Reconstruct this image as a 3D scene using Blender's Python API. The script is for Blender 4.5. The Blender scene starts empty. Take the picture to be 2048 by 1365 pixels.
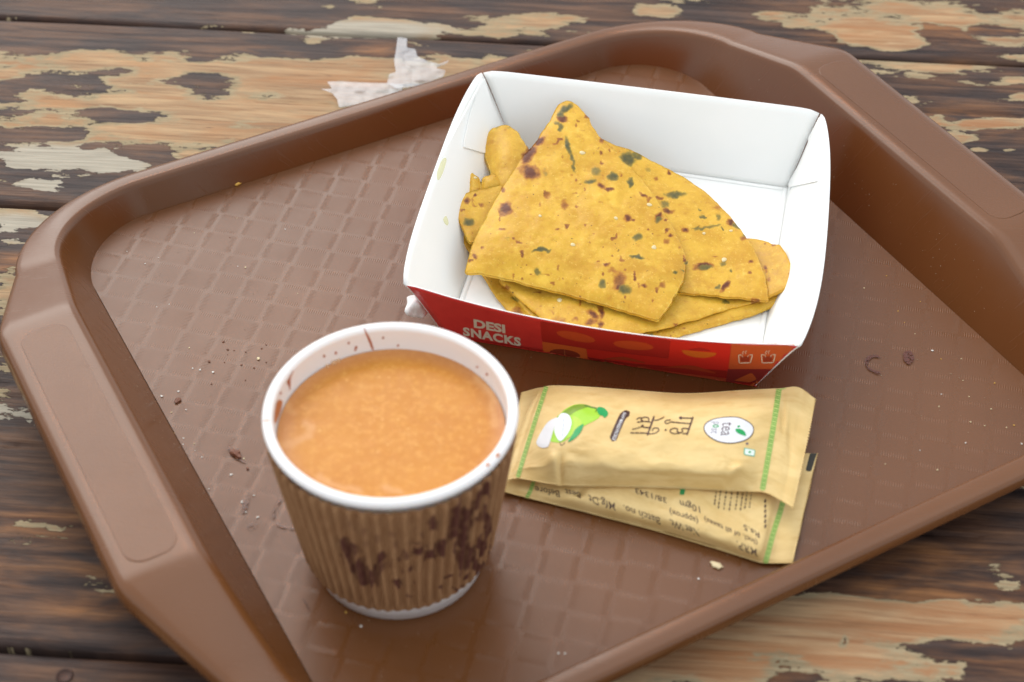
import bpy, bmesh, math, random
import numpy as np
from mathutils import Vector, Matrix
from mathutils.bvhtree import BVHTree
from mathutils.geometry import delaunay_2d_cdt

random.seed(7)
rng = np.random.default_rng(11)
S = bpy.context.scene
COL = S.collection

# ------------------------------------------------------------------ camera
FPX, PITCH, ROLL, CAMH = 3256.45, 0.76250, 0.00898, 0.41487
PW, PH = 2048.0, 1365.0
_fw = np.array([0, math.cos(PITCH), -math.sin(PITCH)])
_r0 = np.array([1.0, 0, 0]); _u0 = np.cross(_r0, _fw)
_r = math.cos(ROLL) * _r0 + math.sin(ROLL) * _u0
_u = -math.sin(ROLL) * _r0 + math.cos(ROLL) * _u0
CAMPOS = np.array([0, 0, CAMH])
cd = bpy.data.cameras.new('camera'); cam = bpy.data.objects.new('camera', cd); COL.objects.link(cam)
M = Matrix(((_r[0], _u[0], -_fw[0], 0), (_r[1], _u[1], -_fw[1], 0), (_r[2], _u[2], -_fw[2], CAMH), (0, 0, 0, 1)))
cam.matrix_world = M
cd.sensor_width = 36.0; cd.sensor_fit = 'HORIZONTAL'; cd.lens = FPX / PW * 36.0
cd.clip_start = 0.02; cd.clip_end = 60
cd.dof.use_dof = True; cd.dof.focus_distance = 0.615; cd.dof.aperture_fstop = 11.0
S.camera = cam

# ------------------------------------------------------------------ light
world = bpy.data.worlds.new('World'); S.world = world; world.use_nodes = True
bg = world.node_tree.nodes['Background']
bg.inputs['Color'].default_value = (0.93, 0.97, 1.0, 1); bg.inputs['Strength'].default_value = 1.06

def area_light(name, loc, target, sx, sy, power, color):
    ld = bpy.data.lights.new(name, 'AREA'); ld.shape = 'RECTANGLE'; ld.size = sx; ld.size_y = sy
    ld.energy = power; ld.color = color
    o = bpy.data.objects.new(name, ld); COL.objects.link(o); o.location = loc
    d = Vector(target) - Vector(loc); o.rotation_euler = d.to_track_quat('-Z', 'Y').to_euler()
    return o
# open side of the cafe: soft daylight from the far left, and daylight from above
area_light('daylight_opening', (-1.35, 2.6, 2.0), (0, .42, 0), 2.8, 2.4, 74, (1.0, .97, .915))
area_light('daylight_above', (0.5, 0.9, 2.6), (0, .42, 0), 2.4, 2.0, 10, (1.0, .99, .97))
# warm bulbs strung under the awning, beyond and above the table
for loc_ in [(-1.02, 2.02, 1.98), (.13, 2.47, 1.98), (-.40, 1.98, 1.98)]:
    pl_ = bpy.data.lights.new('warm_bulb', 'POINT'); pl_.energy = 5.0; pl_.shadow_soft_size = .05; pl_.color = (1.0, .30, .07)
    po_ = bpy.data.objects.new('warm_bulb', pl_); COL.objects.link(po_); po_.location = loc_
S.cycles.diffuse_bounces = 8
S.view_settings.view_transform = 'Standard'; S.view_settings.look = 'None'
S.view_settings.exposure = 0.0; S.view_settings.gamma = 1.0

# ------------------------------------------------------------------ helpers
def P(px, py, z):
    """photograph pixel + height -> world point"""
    d = ((px - PW / 2) / FPX) * _r - ((py - PH / 2) / FPX) * _u + _fw
    return CAMPOS + d * ((z - CAMH) / d[2])
def PA(px, py, z):
    px = np.asarray(px, float); py = np.asarray(py, float); z = np.asarray(z, float) + 0 * px
    d = ((px - PW / 2) / FPX)[..., None] * _r - ((py - PH / 2) / FPX)[..., None] * _u + _fw
    return CAMPOS + d * ((z - CAMH) / d[..., 2])[..., None]
def proj(Pw):
    d = np.asarray(Pw, float) - CAMPOS; z = d @ _fw
    return PW / 2 + FPX * (d @ _r) / z, PH / 2 - FPX * (d @ _u) / z
def lin(r, g, b):
    f = lambda c: (c / 255 / 12.92) if c / 255 <= .04045 else ((c / 255 + .055) / 1.055) ** 2.4
    return (f(r), f(g), f(b), 1)
def _hash(x, y, s):
    h = (x.astype(np.int64) * 374761393 + y.astype(np.int64) * 668265263 + s * 1442695041) & 0xffffffff
    h = ((h ^ (h >> 13)) * 1274126177) & 0xffffffff
    return ((h ^ (h >> 16)) & 0xffff) / 65535.0
def vn(x, y, s=0):
    x = np.asarray(x, float); y = np.asarray(y, float)
    xi = np.floor(x); yi = np.floor(y); fx = x - xi; fy = y - yi
    fx = fx * fx * (3 - 2 * fx); fy = fy * fy * (3 - 2 * fy)
    a = _hash(xi, yi, s); b = _hash(xi + 1, yi, s); c = _hash(xi, yi + 1, s); d = _hash(xi + 1, yi + 1, s)
    return (a * (1 - fx) + b * fx) * (1 - fy) + (c * (1 - fx) + d * fx) * fy
def fbm(x, y, s=0, o=4):
    t = 0; a = .5; n = 0
    for k in range(o):
        t = t + a * vn(x * 2 ** k, y * 2 ** k, s + 17 * k); n += a; a *= .5
    return t / n
def sstep(a, b, x):
    t = np.clip((x - a) / (b - a), 0, 1); return t * t * (3 - 2 * t)

def mesh_obj(name, verts, faces, mat, parent=None, smooth=True, attrs=None, matidx=None):
    me = bpy.data.meshes.new(name)
    v = np.asarray(verts, dtype=np.float32).reshape(-1, 3)
    if isinstance(faces, np.ndarray):
        n, k = faces.shape
        me.vertices.add(len(v)); me.vertices.foreach_set('co', v.ravel())
        me.loops.add(n * k); me.loops.foreach_set('vertex_index', faces.astype(np.int32).ravel())
        me.polygons.add(n); me.polygons.foreach_set('loop_start', np.arange(0, n * k, k, dtype=np.int32))
        me.update(calc_edges=True); me.validate()
    else:
        me.from_pydata(v.tolist(), [], faces); me.update()
    if smooth: me.polygons.foreach_set('use_smooth', np.ones(len(me.polygons), dtype=bool))
    for m in (mat if isinstance(mat, (list, tuple)) else [mat]): me.materials.append(m)
    if matidx is not None: me.polygons.foreach_set('material_index', np.asarray(matidx, dtype=np.int32))
    for k, a in (attrs or {}).items():
        a = np.asarray(a, dtype=np.float32)
        if a.ndim == 1:
            at = me.attributes.new(k, 'FLOAT', 'POINT'); at.data.foreach_set('value', a)
        else:
            at = me.attributes.new(k, 'FLOAT_VECTOR', 'POINT'); at.data.foreach_set('vector', a.ravel())
    o = bpy.data.objects.new(name, me); COL.objects.link(o)
    if parent is not None: o.parent = parent
    return o
def grid_faces(nu, nv, wrap=False, off=0, flip=False):
    i, j = np.meshgrid(np.arange(nu if wrap else nu - 1), np.arange(nv - 1), indexing='ij')
    i2 = (i + 1) % nu
    q = np.stack([i * nv + j, i2 * nv + j, i2 * nv + j + 1, i * nv + j + 1], -1).reshape(-1, 4) + off
    return q[:, ::-1].copy() if flip else q
def thing(name, label, cat, group=None, kind=None):
    o = bpy.data.objects.new(name, None); COL.objects.link(o); tag(o, label, cat, group, kind); o.empty_display_size = .01
    return o
def tag(o, label, cat, group=None, kind=None):
    o['label'] = label; o['category'] = cat
    if group: o['group'] = group
    if kind: o['kind'] = kind
    return o

# ------------------------------------------------------------------ node helpers
class NT:
    def __init__(s, name, rough=.5, base=(.5, .5, .5, 1), spec=.5):
        s.m = bpy.data.materials.new(name); s.m.use_nodes = True; s.t = s.m.node_tree
        s.b = s.t.nodes['Principled BSDF']
        s.b.inputs['Base Color'].default_value = base; s.b.inputs['Roughness'].default_value = rough
        s.b.inputs['Specular IOR Level'].default_value = spec
    def n(s, ty, **kw):
        nd = s.t.nodes.new(ty)
        for k, v in kw.items(): setattr(nd, k, v)
        return nd
    def l(s, a, b): s.t.links.new(a, b)
    def val(s, sock, v):
        if hasattr(v, 'is_output') or isinstance(v, bpy.types.NodeSocket): s.l(v, sock)
        else: sock.default_value = v
    def attr(s, name, vec=False):
        a = s.n('ShaderNodeAttribute'); a.attribute_name = name
        return a.outputs['Vector' if vec else 'Fac']
    def sep(s, v):
        a = s.n('ShaderNodeSeparateXYZ'); s.l(v, a.inputs[0]); return a.outputs
    def obj(s): return s.n('ShaderNodeTexCoord').outputs['Object']
    def mapping(s, v, scale=(1, 1, 1), rot=(0, 0, 0), loc=(0, 0, 0)):
        a = s.n('ShaderNodeMapping'); s.l(v, a.inputs[0]); a.inputs['Scale'].default_value = scale
        a.inputs['Rotation'].default_value = rot; a.inputs['Location'].default_value = loc; return a.outputs[0]
    def noise(s, v, scale, detail=4, rough=.55, dist=0, out='Fac'):
        a = s.n('ShaderNodeTexNoise'); s.l(v, a.inputs['Vector']); a.inputs['Scale'].default_value = scale
        a.inputs['Detail'].default_value = detail; a.inputs['Roughness'].default_value = rough
        a.inputs['Distortion'].default_value = dist; return a.outputs[out]
    def math(s, op, a, b=0.0, clamp=False):
        n = s.n('ShaderNodeMath', operation=op, use_clamp=clamp); s.val(n.inputs[0], a); s.val(n.inputs[1], b); return n.outputs[0]
    def ramp(s, v, lo, hi):
        n = s.n('ShaderNodeMapRange', interpolation_type='SMOOTHSTEP'); s.val(n.inputs['Value'], v)
        n.inputs['From Min'].default_value = lo; n.inputs['From Max'].default_value = hi; return n.outputs[0]
    def mix(s, f, a, b, mode='MIX'):
        n = s.n('ShaderNodeMix', data_type='RGBA', blend_type=mode); s.val(n.inputs[0], f); s.val(n.inputs[6], a); s.val(n.inputs[7], b); return n.outputs[2]
    def base(s, c): s.val(s.b.inputs['Base Color'], c)
    def rough(s, c): s.val(s.b.inputs['Roughness'], c)
    def bump(s, h, strength=.3, dist=.001):
        n = s.n('ShaderNodeBump'); n.inputs['Strength'].default_value = strength; n.inputs['Distance'].default_value = dist
        s.val(n.inputs['Height'], h)
        old = s.b.inputs['Normal'].links
        if old: s.l(old[0].from_socket, n.inputs['Normal'])
        s.l(n.outputs[0], s.b.inputs['Normal'])

# ------------------------------------------------------------------ table planks
def wood_material():
    t = NT('weathered_wood', .55, spec=.16)
    o = t.attr('gpos', True)                       # x along the grain, y across
    streak = t.noise(t.mapping(o, (5, 75, 1)), 3.2, 6, .62, .5)
    fine = t.noise(t.mapping(o, (9, 260, 1)), 3.0, 4, .6)
    blot = t.noise(t.mapping(o, (9, 26, 1)), 2.2, 4, .6, .3)
    edge = t.noise(t.mapping(o, (45, 150, 1)), 3.0, 6, .65, .3)
    edge2 = t.noise(t.mapping(o, (260, 420, 1)), 2.0, 3, .6)
    a = t.sep(t.attr('wear', True))
    peel = t.math('ADD', a[0], t.math('MULTIPLY', t.math('SUBTRACT', edge, .5), .52))
    peel = t.math('ADD', peel, t.math('MULTIPLY', t.math('SUBTRACT', edge2, .5), .14))
    bare = t.ramp(peel, .50, .515)
    inner = t.ramp(peel, .55, .72)
    dark = t.mix(t.ramp(streak, .3, .75), lin(34, 27, 28), lin(80, 64, 58))
    dark = t.mix(t.ramp(fine, .45, .8), dark, lin(60, 46, 44))
    brownish = t.mix(t.ramp(streak, .35, .7), lin(84, 55, 40), lin(150, 104, 66))
    dark = t.mix(t.math('MULTIPLY', a[1], t.ramp(blot, .38, .62)), dark, brownish)
    olive = t.mix(t.ramp(fine, .3, .7), lin(134, 120, 94), lin(168, 151, 121))
    grey = t.mix(t.ramp(fine, .3, .7), lin(150, 142, 128), lin(178, 170, 154))
    olive = t.mix(a[2], olive, grey)
    woodc = t.mix(t.ramp(streak, .25, .75), lin(186, 156, 120), lin(140, 112, 86))
    woodc = t.mix(t.math('MULTIPLY', t.ramp(blot, .45, .75), .75), woodc, lin(170, 126, 88))
    woodc = t.mix(t.math('MULTIPLY', t.ramp(fine, .50, .70), .7), woodc, lin(116, 86, 64))
    woodc = t.mix(t.math('MULTIPLY', t.ramp(t.noise(t.mapping(o, (3, 40, 1)), 3.0, 4, .6, .8), .52, .7), .6), woodc, lin(158, 110, 74))
    woodc = t.mix(t.ramp(t.noise(t.mapping(o, (22, 160, 1)), 3, 3, .5), .68, .78), woodc, lin(74, 62, 56))
    woodc = t.mix(t.math('MULTIPLY', t.math('MULTIPLY', t.ramp(a[1], .4, 1.0), .55), t.ramp(streak, .36, .66)), woodc, lin(160, 108, 70))
    pale = t.mix(t.math('MULTIPLY', inner, t.math('SUBTRACT', 1.0, a[2])), olive, woodc)
    t.base(t.mix(bare, dark, pale))
    rr = t.n('ShaderNodeMapRange'); t.l(bare, rr.inputs[0]); rr.inputs[3].default_value = .42; rr.inputs[4].default_value = .68
    t.rough(rr.outputs[0])
    t.bump(t.math('MULTIPLY', bare, -1.0), .8, .0009)
    t.bump(streak, .45, .0014); t.bump(fine, .45, .0009)
    return t.m
WOOD = wood_material()
TYAW = math.radians(-3.85)
tex, tey = np.array([math.cos(TYAW), math.sin(TYAW)]), np.array([-math.sin(TYAW), math.cos(TYAW)])
# wear patches seen on the planks: px centre, half sizes, weight (+ bare wood, - dark stain)
WEAR = [(180, 190, 330, 70, .42), (640, 200, 330, 70, .40), (520, 120, 200, 30, .35), (300, 265, 220, 26, .3), (480, 250, 160, 60, .3), (720, 55, 180, 15, .45), (1010, 40, 130, 22, .4), (740, 140, 300, 26, .28),
        (110, 315, 160, 22, .42), (95, 370, 60, 15, .42), (220, 320, 60, 20, .3), (30, 440, 60, 14, .35), (30, 480, 50, 10, .3),
        (60, 165, 60, 14, -.4), (60, 112, 260, 22, .38), (100, 215, 280, 24, .34), (1900, 40, 320, 70, .15), (1900, 230, 260, 90, .13), (1990, 60, 90, 30, .2), (410, 165, 90, 30, -.55), (240, 228, 80, 20, -.5), (90, 262, 110, 15, -.5), (30, 68, 400, 16, -.45), (700, 95, 230, 16, -.45), (350, 140, 80, 14, .25), (60, 370, 200, 40, -.12), (570, 180, 60, 14, -.2), (1000, 75, 130, 12, -.4),
        (30, 825, 60, 26, .42), (60, 925, 70, 30, .40), (30, 870, 60, 22, .2), (120, 1045, 90, 12, .30), (100, 1130, 100, 10, .22), (30, 1140, 60, 16, .15), (20, 600, 30, 60, .12), (40, 990, 120, 30, -.3),
        (1380, 50, 120, 22, -.35), (1560, 60, 110, 24, -.4), (1330, 22, 60, 14, .4), (1500, 15, 80, 10, -.35), (1830, 30, 260, 34, .36), (1760, 75, 130, 22, .38), (1950, 100, 90, 14, .1), (2000, 60, 50, 16, -.35), (1880, 98, 160, 13, -.55), (1980, 55, 60, 12, -.3),
        (1850, 135, 100, 8, .3), (1830, 160, 70, 9, .34), (1980, 160, 80, 8, .3), (1900, 178, 140, 10, -.5), (1960, 196, 120, 10, .38), (1890, 210, 60, 12, .25), (2000, 208, 40, 12, -.45), (1880, 250, 110, 26, .42), (2000, 245, 80, 22, .40), (1930, 236, 40, 8, -.35), (2000, 290, 90, 10, -.4), (1960, 300, 40, 7, .35), (2030, 300, 30, 7, .35), (2000, 320, 90, 12, -.3),
        (1900, 1020, 200, 55, -.75), (2030, 1080, 40, 20, .2), (1850, 1070, 180, 22, .35), (1640, 1120, 90, 26, .38), (1820, 1150, 150, 38, -.85), (1700, 1120, 60, 20, -.3), (1980, 1150, 80, 40, .45), (1600, 1230, 360, 45, .48), (1900, 1240, 220, 40, .48), (1500, 1310, 330, 60, .50), (1860, 1320, 240, 45, .36), (2030, 1340, 70, 22, -.8), (1470, 1190, 90, 30, -.25),
        (1690, 1260, 12, 34, -.5), (1450, 1345, 260, 20, -.12),
        (150, 1230, 280, 60, -.25), (100, 1340, 250, 30, -.35)]
GREY = [(95, 370, 80, 25), (110, 315, 190, 30), (220, 325, 90, 30), (30, 825, 90, 30), (60, 925, 100, 36), (30, 450, 90, 30), (720, 55, 180, 20), (30, 870, 80, 20)]
BROWN = [(1650, 1300, 520, 110), (1900, 1180, 220, 120), (120, 1045, 200, 40), (60, 1130, 260, 60), (300, 1200, 260, 50), (60, 520, 90, 50), (1850, 50, 260, 50), (1900, 260, 200, 60), (700, 100, 300, 18)]

def build_table():
    root = thing('table_top', 'weathered wooden plank table top with peeling dark stain under the tray', 'table', kind='structure')
    fx = np.concatenate([np.arange(-.75, -.30, .02), np.arange(-.30, .30, .0016), np.arange(.30, .76, .02)])
    seams = [-.20, .0700, .2856, .498, .6328, .775, 1.05]
    for k in range(len(seams) - 1):
        y0, y1 = seams[k] + .0012, seams[k + 1] - .0012
        vis = .25 < y1 and y0 < .70
        step = .0013 if vis else .012
        ny = max(8, int((y1 - y0) / step)); ys = np.linspace(y0, y1, ny)
        X, Y = np.meshgrid(fx, ys, indexing='ij')
        wob = (vn(X * 25, 0 * Y + k, 3) - .5) * .0012
        e = np.minimum(Y - y0, y1 - Y)
        Z = -.0016 * np.exp(-e / .0008) + (fbm(X * 12, Y * 60, 5 + k) - .5) * .0009 + (-.0004, .0002, -.0006, 0, -.0005, 0)[k] - .0008
        Z = np.minimum(Z, -.0003)
        cr = (fbm(X * 9 + 4, Y * 130, 40 + k) < .24) & vis
        Z = Z - .0006 * cr
        Yw = Y + wob
        wx = X * tex[0] + Yw * tey[0]; wy = X * tex[1] + Yw * tey[1]
        V = np.stack([wx, wy, Z], -1)
        px, py = proj(np.stack([wx, wy, 0 * wx], -1))
        nz = fbm(X * 26, Y * 75, 60 + k, 5); nz2 = fbm(X * 9, Y * 40, 90 + k, 3)
        nz3 = fbm(X * 60, Y * 160, 130 + k, 4)
        peel = .345 + .95 * (nz - .5) + .40 * (nz2 - .5) + .60 * (nz3 - .5)
        dpx = (fbm(X * 40, Y * 60, 7, 3) - .5) * 60; dpy = (fbm(X * 30, Y * 60, 8, 3) - .5) * 26
        g = 0 * X; b = 0 * X
        if vis:
            for (cx, cy, rx, ry, w) in WEAR:
                d = np.sqrt(((px + dpx - cx) / rx) ** 2 + ((py + dpy - cy) / ry) ** 2)
                peel = peel + w * .80 * (1 - sstep(.25, 1.45, d))
            for (cx, cy, rx, ry) in GREY:
                d = np.sqrt(((px - cx) / rx) ** 2 + ((py - cy) / ry) ** 2); g = np.maximum(g, 1 - sstep(.6, 1.3, d))
            for (cx, cy, rx, ry) in BROWN:
                d = np.sqrt(((px - cx) / rx) ** 2 + ((py - cy) / ry) ** 2); b = np.maximum(b, 1 - sstep(.5, 1.3, d))
        b = np.maximum(b, .35)
        nu, nv = X.shape
        top = V.reshape(-1, 3)
        A = np.stack([peel, b, g], -1).reshape(-1, 3); G = np.stack([X + .31 * k, Y + .7 * k, 0 * X], -1).reshape(-1, 3)
        # skirt down the four sides so the plank is a solid board
        idx = np.arange(nu * nv).reshape(nu, nv)
        ring = np.concatenate([idx[:, 0], idx[-1, 1:], idx[-2::-1, -1], idx[0, -2:0:-1]])
        low = top[ring].copy(); low[:, 2] = -.028
        n0 = len(top); m = len(ring); r2 = np.roll(np.arange(m), -1)
        sk = np.stack([ring, n0 + np.arange(m), n0 + r2, ring[r2]], -1)
        F = np.concatenate([grid_faces(nu, nv), sk])
        mesh_obj('plank', np.concatenate([top, low]), F, WOOD, root,
                 attrs={'wear': np.concatenate([A, A[ring]]), 'gpos': np.concatenate([G, G[ring]])})
    # dark sheet under all the planks, its colour stands for shade in the gaps
    dk = NT('gap_shadow_board', .9, lin(38, 30, 27))
    bx = [(-.75, -.3, -.031), (.75, -.3, -.031), (.75, 1.1, -.031), (-.75, 1.1, -.031)]
    bx += [(x, y, -.05) for x, y, z in bx]
    mesh_obj('gap_shade_sheet', bx, [(0, 1, 2, 3), (4, 7, 6, 5), (0, 4, 5, 1), (1, 5, 6, 2), (2, 6, 7, 3), (3, 7, 4, 0)], dk.m, root, smooth=False)
    # screw head sunk into the nearest plank
    mt = NT('screw_metal', .45, lin(62, 48, 44)); mt.b.inputs['Metallic'].default_value = .9
    c = P(128, 1350, 0); V = []; F = []
    prof = [(.0001, -.0006), (.0016, -.0006), (.0021, -.0004), (.0025, -.0002), (.0028, -.0008), (.0028, -.003)]
    n = 28
    for i in range(n):
        for r, z in prof: V.append((c[0] + r * math.cos(2 * math.pi * i / n), c[1] + r * math.sin(2 * math.pi * i / n), z))
    mesh_obj('screw', V, grid_faces(n, len(prof), wrap=True), mt.m, root)
build_table()

# ------------------------------------------------------------------ tray
ZF = .004
TY = .5131748
ex = np.array([math.cos(TY), math.sin(TY)]); ey = np.array([-math.sin(TY), math.cos(TY)])
TX0, TX1, TY0, TY1 = .0870, .3635, .2405, .5077
def tw(x, y, z):
    x = np.asarray(x, float); y = np.asarray(y, float)
    return np.stack([x * ex[0] + y * ey[0], x * ex[1] + y * ey[1], np.asarray(z, float) + 0 * x], -1)

def tray_material(floor=False, panel=False):
    t = NT('brown_plastic_' + ('floor' if floor else 'panel' if panel else 'rim'), .3, lin(96, 58, 36), .5)
    o = t.obj()
    big = t.noise(o, 9, 3, .5)
    t.base(t.mix(t.ramp(big, .3, .7), lin(97, 58, 28), lin(108, 67, 36)))
    sm = t.noise(o, 60, 5, .65)
    rr = t.n('ShaderNodeMapRange'); t.l(sm, rr.inputs[0]); rr.inputs[1].default_value = .3; rr.inputs[2].default_value = .7
    lo, hi = ((.26, .36) if floor else (.28, .34) if panel else (.20, .28)); rr.inputs[3].default_value = lo; rr.inputs[4].default_value = hi
    if floor:
        fr = t.sep(t.attr('hatch', True))[2]
        t.rough(t.math('ADD', t.math('MULTIPLY', fr, .09), t.math('MULTIPLY', rr.outputs[0], .86)))
    else:
        sc = t.noise(t.mapping(o, (1, 14, 1), (0, 0, .6)), 55, 3, .6)
        t.rough(t.math('ADD', rr.outputs[0], t.math('MULTIPLY', t.ramp(sc, .60, .72), .10)))
    if floor:
        h = t.sep(t.attr('hatch', True)); g = t.sep(t.attr('wuv', True))
        wx = t.math('SINE', t.math('MULTIPLY', g[0], 2 * math.pi * 15.0)); wy = t.math('SINE', t.math('MULTIPLY', g[1], 2 * math.pi * 15.0))
        hh = t.math('ADD', t.math('MULTIPLY', wx, h[1]), t.math('MULTIPLY', wy, h[0]))
        t.bump(hh, .3, .00010)
        t.bump(t.noise(o, 1500, 2, .6), .12, .0002)
    elif panel:
        t.bump(t.noise(o, 1700, 2, .6), .35, .0003)
    else:
        t.bump(t.noise(o, 700, 3, .6), .03, .0003)
    return t.m

def build_tray():
    root = thing('serving_tray', 'brown plastic serving tray with basketweave floor and raised end handles', 'tray')
    MR, MF, MP = tray_material(), tray_material(True), tray_material(panel=True)
    rc = .034
    cyc = (TY0 + TY1) / 2
    pts = []
    def seg(a, b, n):
        for i in range(n): pts.append((a[0] + (b[0] - a[0]) * i / n, a[1] + (b[1] - a[1]) * i / n))
    def arc(cx, cy, a0, n):
        for i in range(n):
            a = math.radians(a0 + 90 * i / n); pts.append((cx + rc * math.cos(a), cy + rc * math.sin(a)))
    seg((TX0 + rc, TY0), (TX1 - rc, TY0), 24); arc(TX1 - rc, TY0 + rc, -90, 20)
    seg((TX1, TY0 + rc), (TX1, TY1 - rc), 90); arc(TX1 - rc, TY1 - rc, 0, 20)
    seg((TX1 - rc, TY1), (TX0 + rc, TY1), 24); arc(TX0 + rc, TY1 - rc, 90, 20)
    seg((TX0, TY1 - rc), (TX0, TY0 + rc), 90); arc(TX0 + rc, TY0 + rc, 180, 20)
    pts = np.array(pts); n = len(pts)
    d = np.roll(pts, -1, 0) - np.roll(pts, 1, 0); nor = np.stack([d[:, 1], -d[:, 0]], -1); nor /= np.linalg.norm(nor, axis=1)[:, None]
    HW = .0625; span = rc * math.pi / 2 + (TY1 - TY0) / 2 - rc - HW      # the rim climbs from the start of each corner to the handle
    ad = np.abs(pts[:, 1] - cyc); hs = (TY1 - TY0) / 2 - rc
    ang = np.arctan2(np.abs(nor[:, 0]), np.abs(nor[:, 1]))                # 0 on the long sides, 90 deg on the ends
    run = np.where(ang > math.pi / 2 - .001, rc * math.pi / 2 + hs - ad, rc * ang)
    x = np.clip(run / span, 0, 1.2); k = .05; k0 = .45
    lin_ = 1 - (1 - x) / (1 - k0 / 2)
    m = np.where(x < k0, x * x / (2 * k0) / (1 - k0 / 2), np.minimum(lin_, 1)); sl_ = 1 / (1 - k0 / 2)
    m = np.where((x > 1 - k) & (x < 1 + k), 1 - sl_ * (1 + k - x) ** 2 / (4 * k), m)
    m = np.clip(m, 0, 1)
    side = [(0, -.0004), (.0006, .0012), (.0046, .0098), (.0052, .0110), (.0060, .0119), (.0072, .0122), (.0102, .0123), (.0118, .0121), (.0130, .0116), (.0135, .0106), (.0138, .0078), (.0136, .0073), (.0130, .0076), (.0124, .0098), (.0100, .0102), (.0075, .0092), (.0035, -.0026), (.0012, -.0036), (-.004, -.0037)]
    hand = [(0, -.0004), (.0008, .0014), (.0138, .0262), (.0144, .0274), (.0154, .0285), (.0172, .0291), (.0200, .0293), (.0385, .0291), (.0412, .0287), (.0425, .0276), (.0433, .0225), (.0430, .0219), (.0422, .0222), (.0408, .0268), (.0300, .0270), (.0180, .0268), (.0050, -.0026), (.0012, -.0036), (-.004, -.0037)]
    V = []
    for (a, b) in zip(side, hand):
        off = a[0] + (b[0] - a[0]) * m; zz = a[1] + (b[1] - a[1]) * m
        V.append(tw(pts[:, 0] + nor[:, 0] * off, pts[:, 1] + nor[:, 1] * off, ZF + zz))
    V = np.stack(V, 1)                                   # n x loops
    mesh_obj('rim', V.reshape(-1, 3), grid_faces(n, len(side), wrap=True), MR, root)
    # floor with a real basketweave relief
    st = .00085
    xs = np.arange(TX0, TX1 + st * .5, st); ys = np.arange(TY0, TY1 + st * .5, st); xs[-1] = TX1; ys[-1] = TY1
    X, Y = np.meshgrid(xs, ys, indexing='ij')
    W = tw(X, Y, 0)
    wa = math.radians(-13.4); g1 = np.array([math.cos(wa), math.sin(wa)]); g2 = np.array([-math.sin(wa), math.cos(wa)])
    o = np.array([.15929, .44219])
    a = ((W[..., 0] - o[0]) * g1[0] + (W[..., 1] - o[1]) * g1[1]) / .01255
    b = ((W[..., 0] - o[0]) * g2[0] + (W[..., 1] - o[1]) * g2[1]) / .0112
    i = np.round(a); j = np.round(b); s = a - i; t_ = b - j
    even = ((i + j) % 2) == 0
    al = np.where(even, s, t_); ac = np.where(even, t_, s)
    wcar = np.where(even, .465, .40)
    h = (1 - sstep(wcar - .05, wcar + .03, np.abs(ac))) * (1 - .6 * sstep(.44, .5, np.abs(al))) - .25 * sstep(.28, .46, np.abs(al))
    edge = np.minimum(np.minimum(X - TX0, TX1 - X), np.minimum(Y - TY0, TY1 - Y))
    Z = ZF + .000016 * h * sstep(0.0, .004, edge) + (fbm(X * 9, Y * 9, 3) - .5) * .00025 * sstep(0, .02, edge)
    hm = sstep(.26, .36, np.abs(al)) * (1 - sstep(wcar - .06, wcar, np.abs(ac)))
    face = (1 - sstep(wcar - .04, wcar + .01, np.abs(ac))) * (1 - sstep(.455, .495, np.abs(al))) * (1 - .45 * sstep(.30, .36, np.abs(al)))
    hat = np.stack([hm * even, hm * (~even), face], -1)
    mesh_obj('base', tw(X, Y, Z).reshape(-1, 3), grid_faces(*X.shape), MF, root,
             attrs={'hatch': hat.reshape(-1, 3), 'wuv': np.stack([a, b, 0 * a], -1).reshape(-1, 3)})
    # stippled grip panels let into the two handles
    for x0, sg in ((TX1, 1), (TX0, -1)):
        hx0, hx1, hy, r = .0205, .0372, .0565, .006
        out = []
        for (cx, cy, a0) in ((hx1 - r, hy - r, 0), (hx0 + r, hy - r, 90), (hx0 + r, -hy + r, 180), (hx1 - r, -hy + r, 270)):
            for k in range(9):
                an = math.radians(a0 + 90 * k / 8); out.append((cx + r * math.cos(an), cy + r * math.sin(an)))
        out = np.array(out); N = len(out); V = []
        for (ins, z) in ((0, .0286), (0, .02932), (.0003, .02940), (.001, .02940)):
            c = np.array([(hx0 + hx1) / 2, 0]); f = out - c; f = f * (1 - ins / np.linalg.norm(f, axis=1)[:, None])
            q = c + f; V.append(tw(x0 + sg * q[:, 0], cyc + q[:, 1], ZF + z))
        V = np.stack(V, 1).reshape(-1, 3)
        F = grid_faces(N, 4, wrap=True).tolist(); F.append([k * 4 + 3 for k in range(N)])
        if sg < 0: F = [f[::-1] for f in F]
        mesh_obj('grip_panel', V, F, MP, root, smooth=False)
build_tray()

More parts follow.
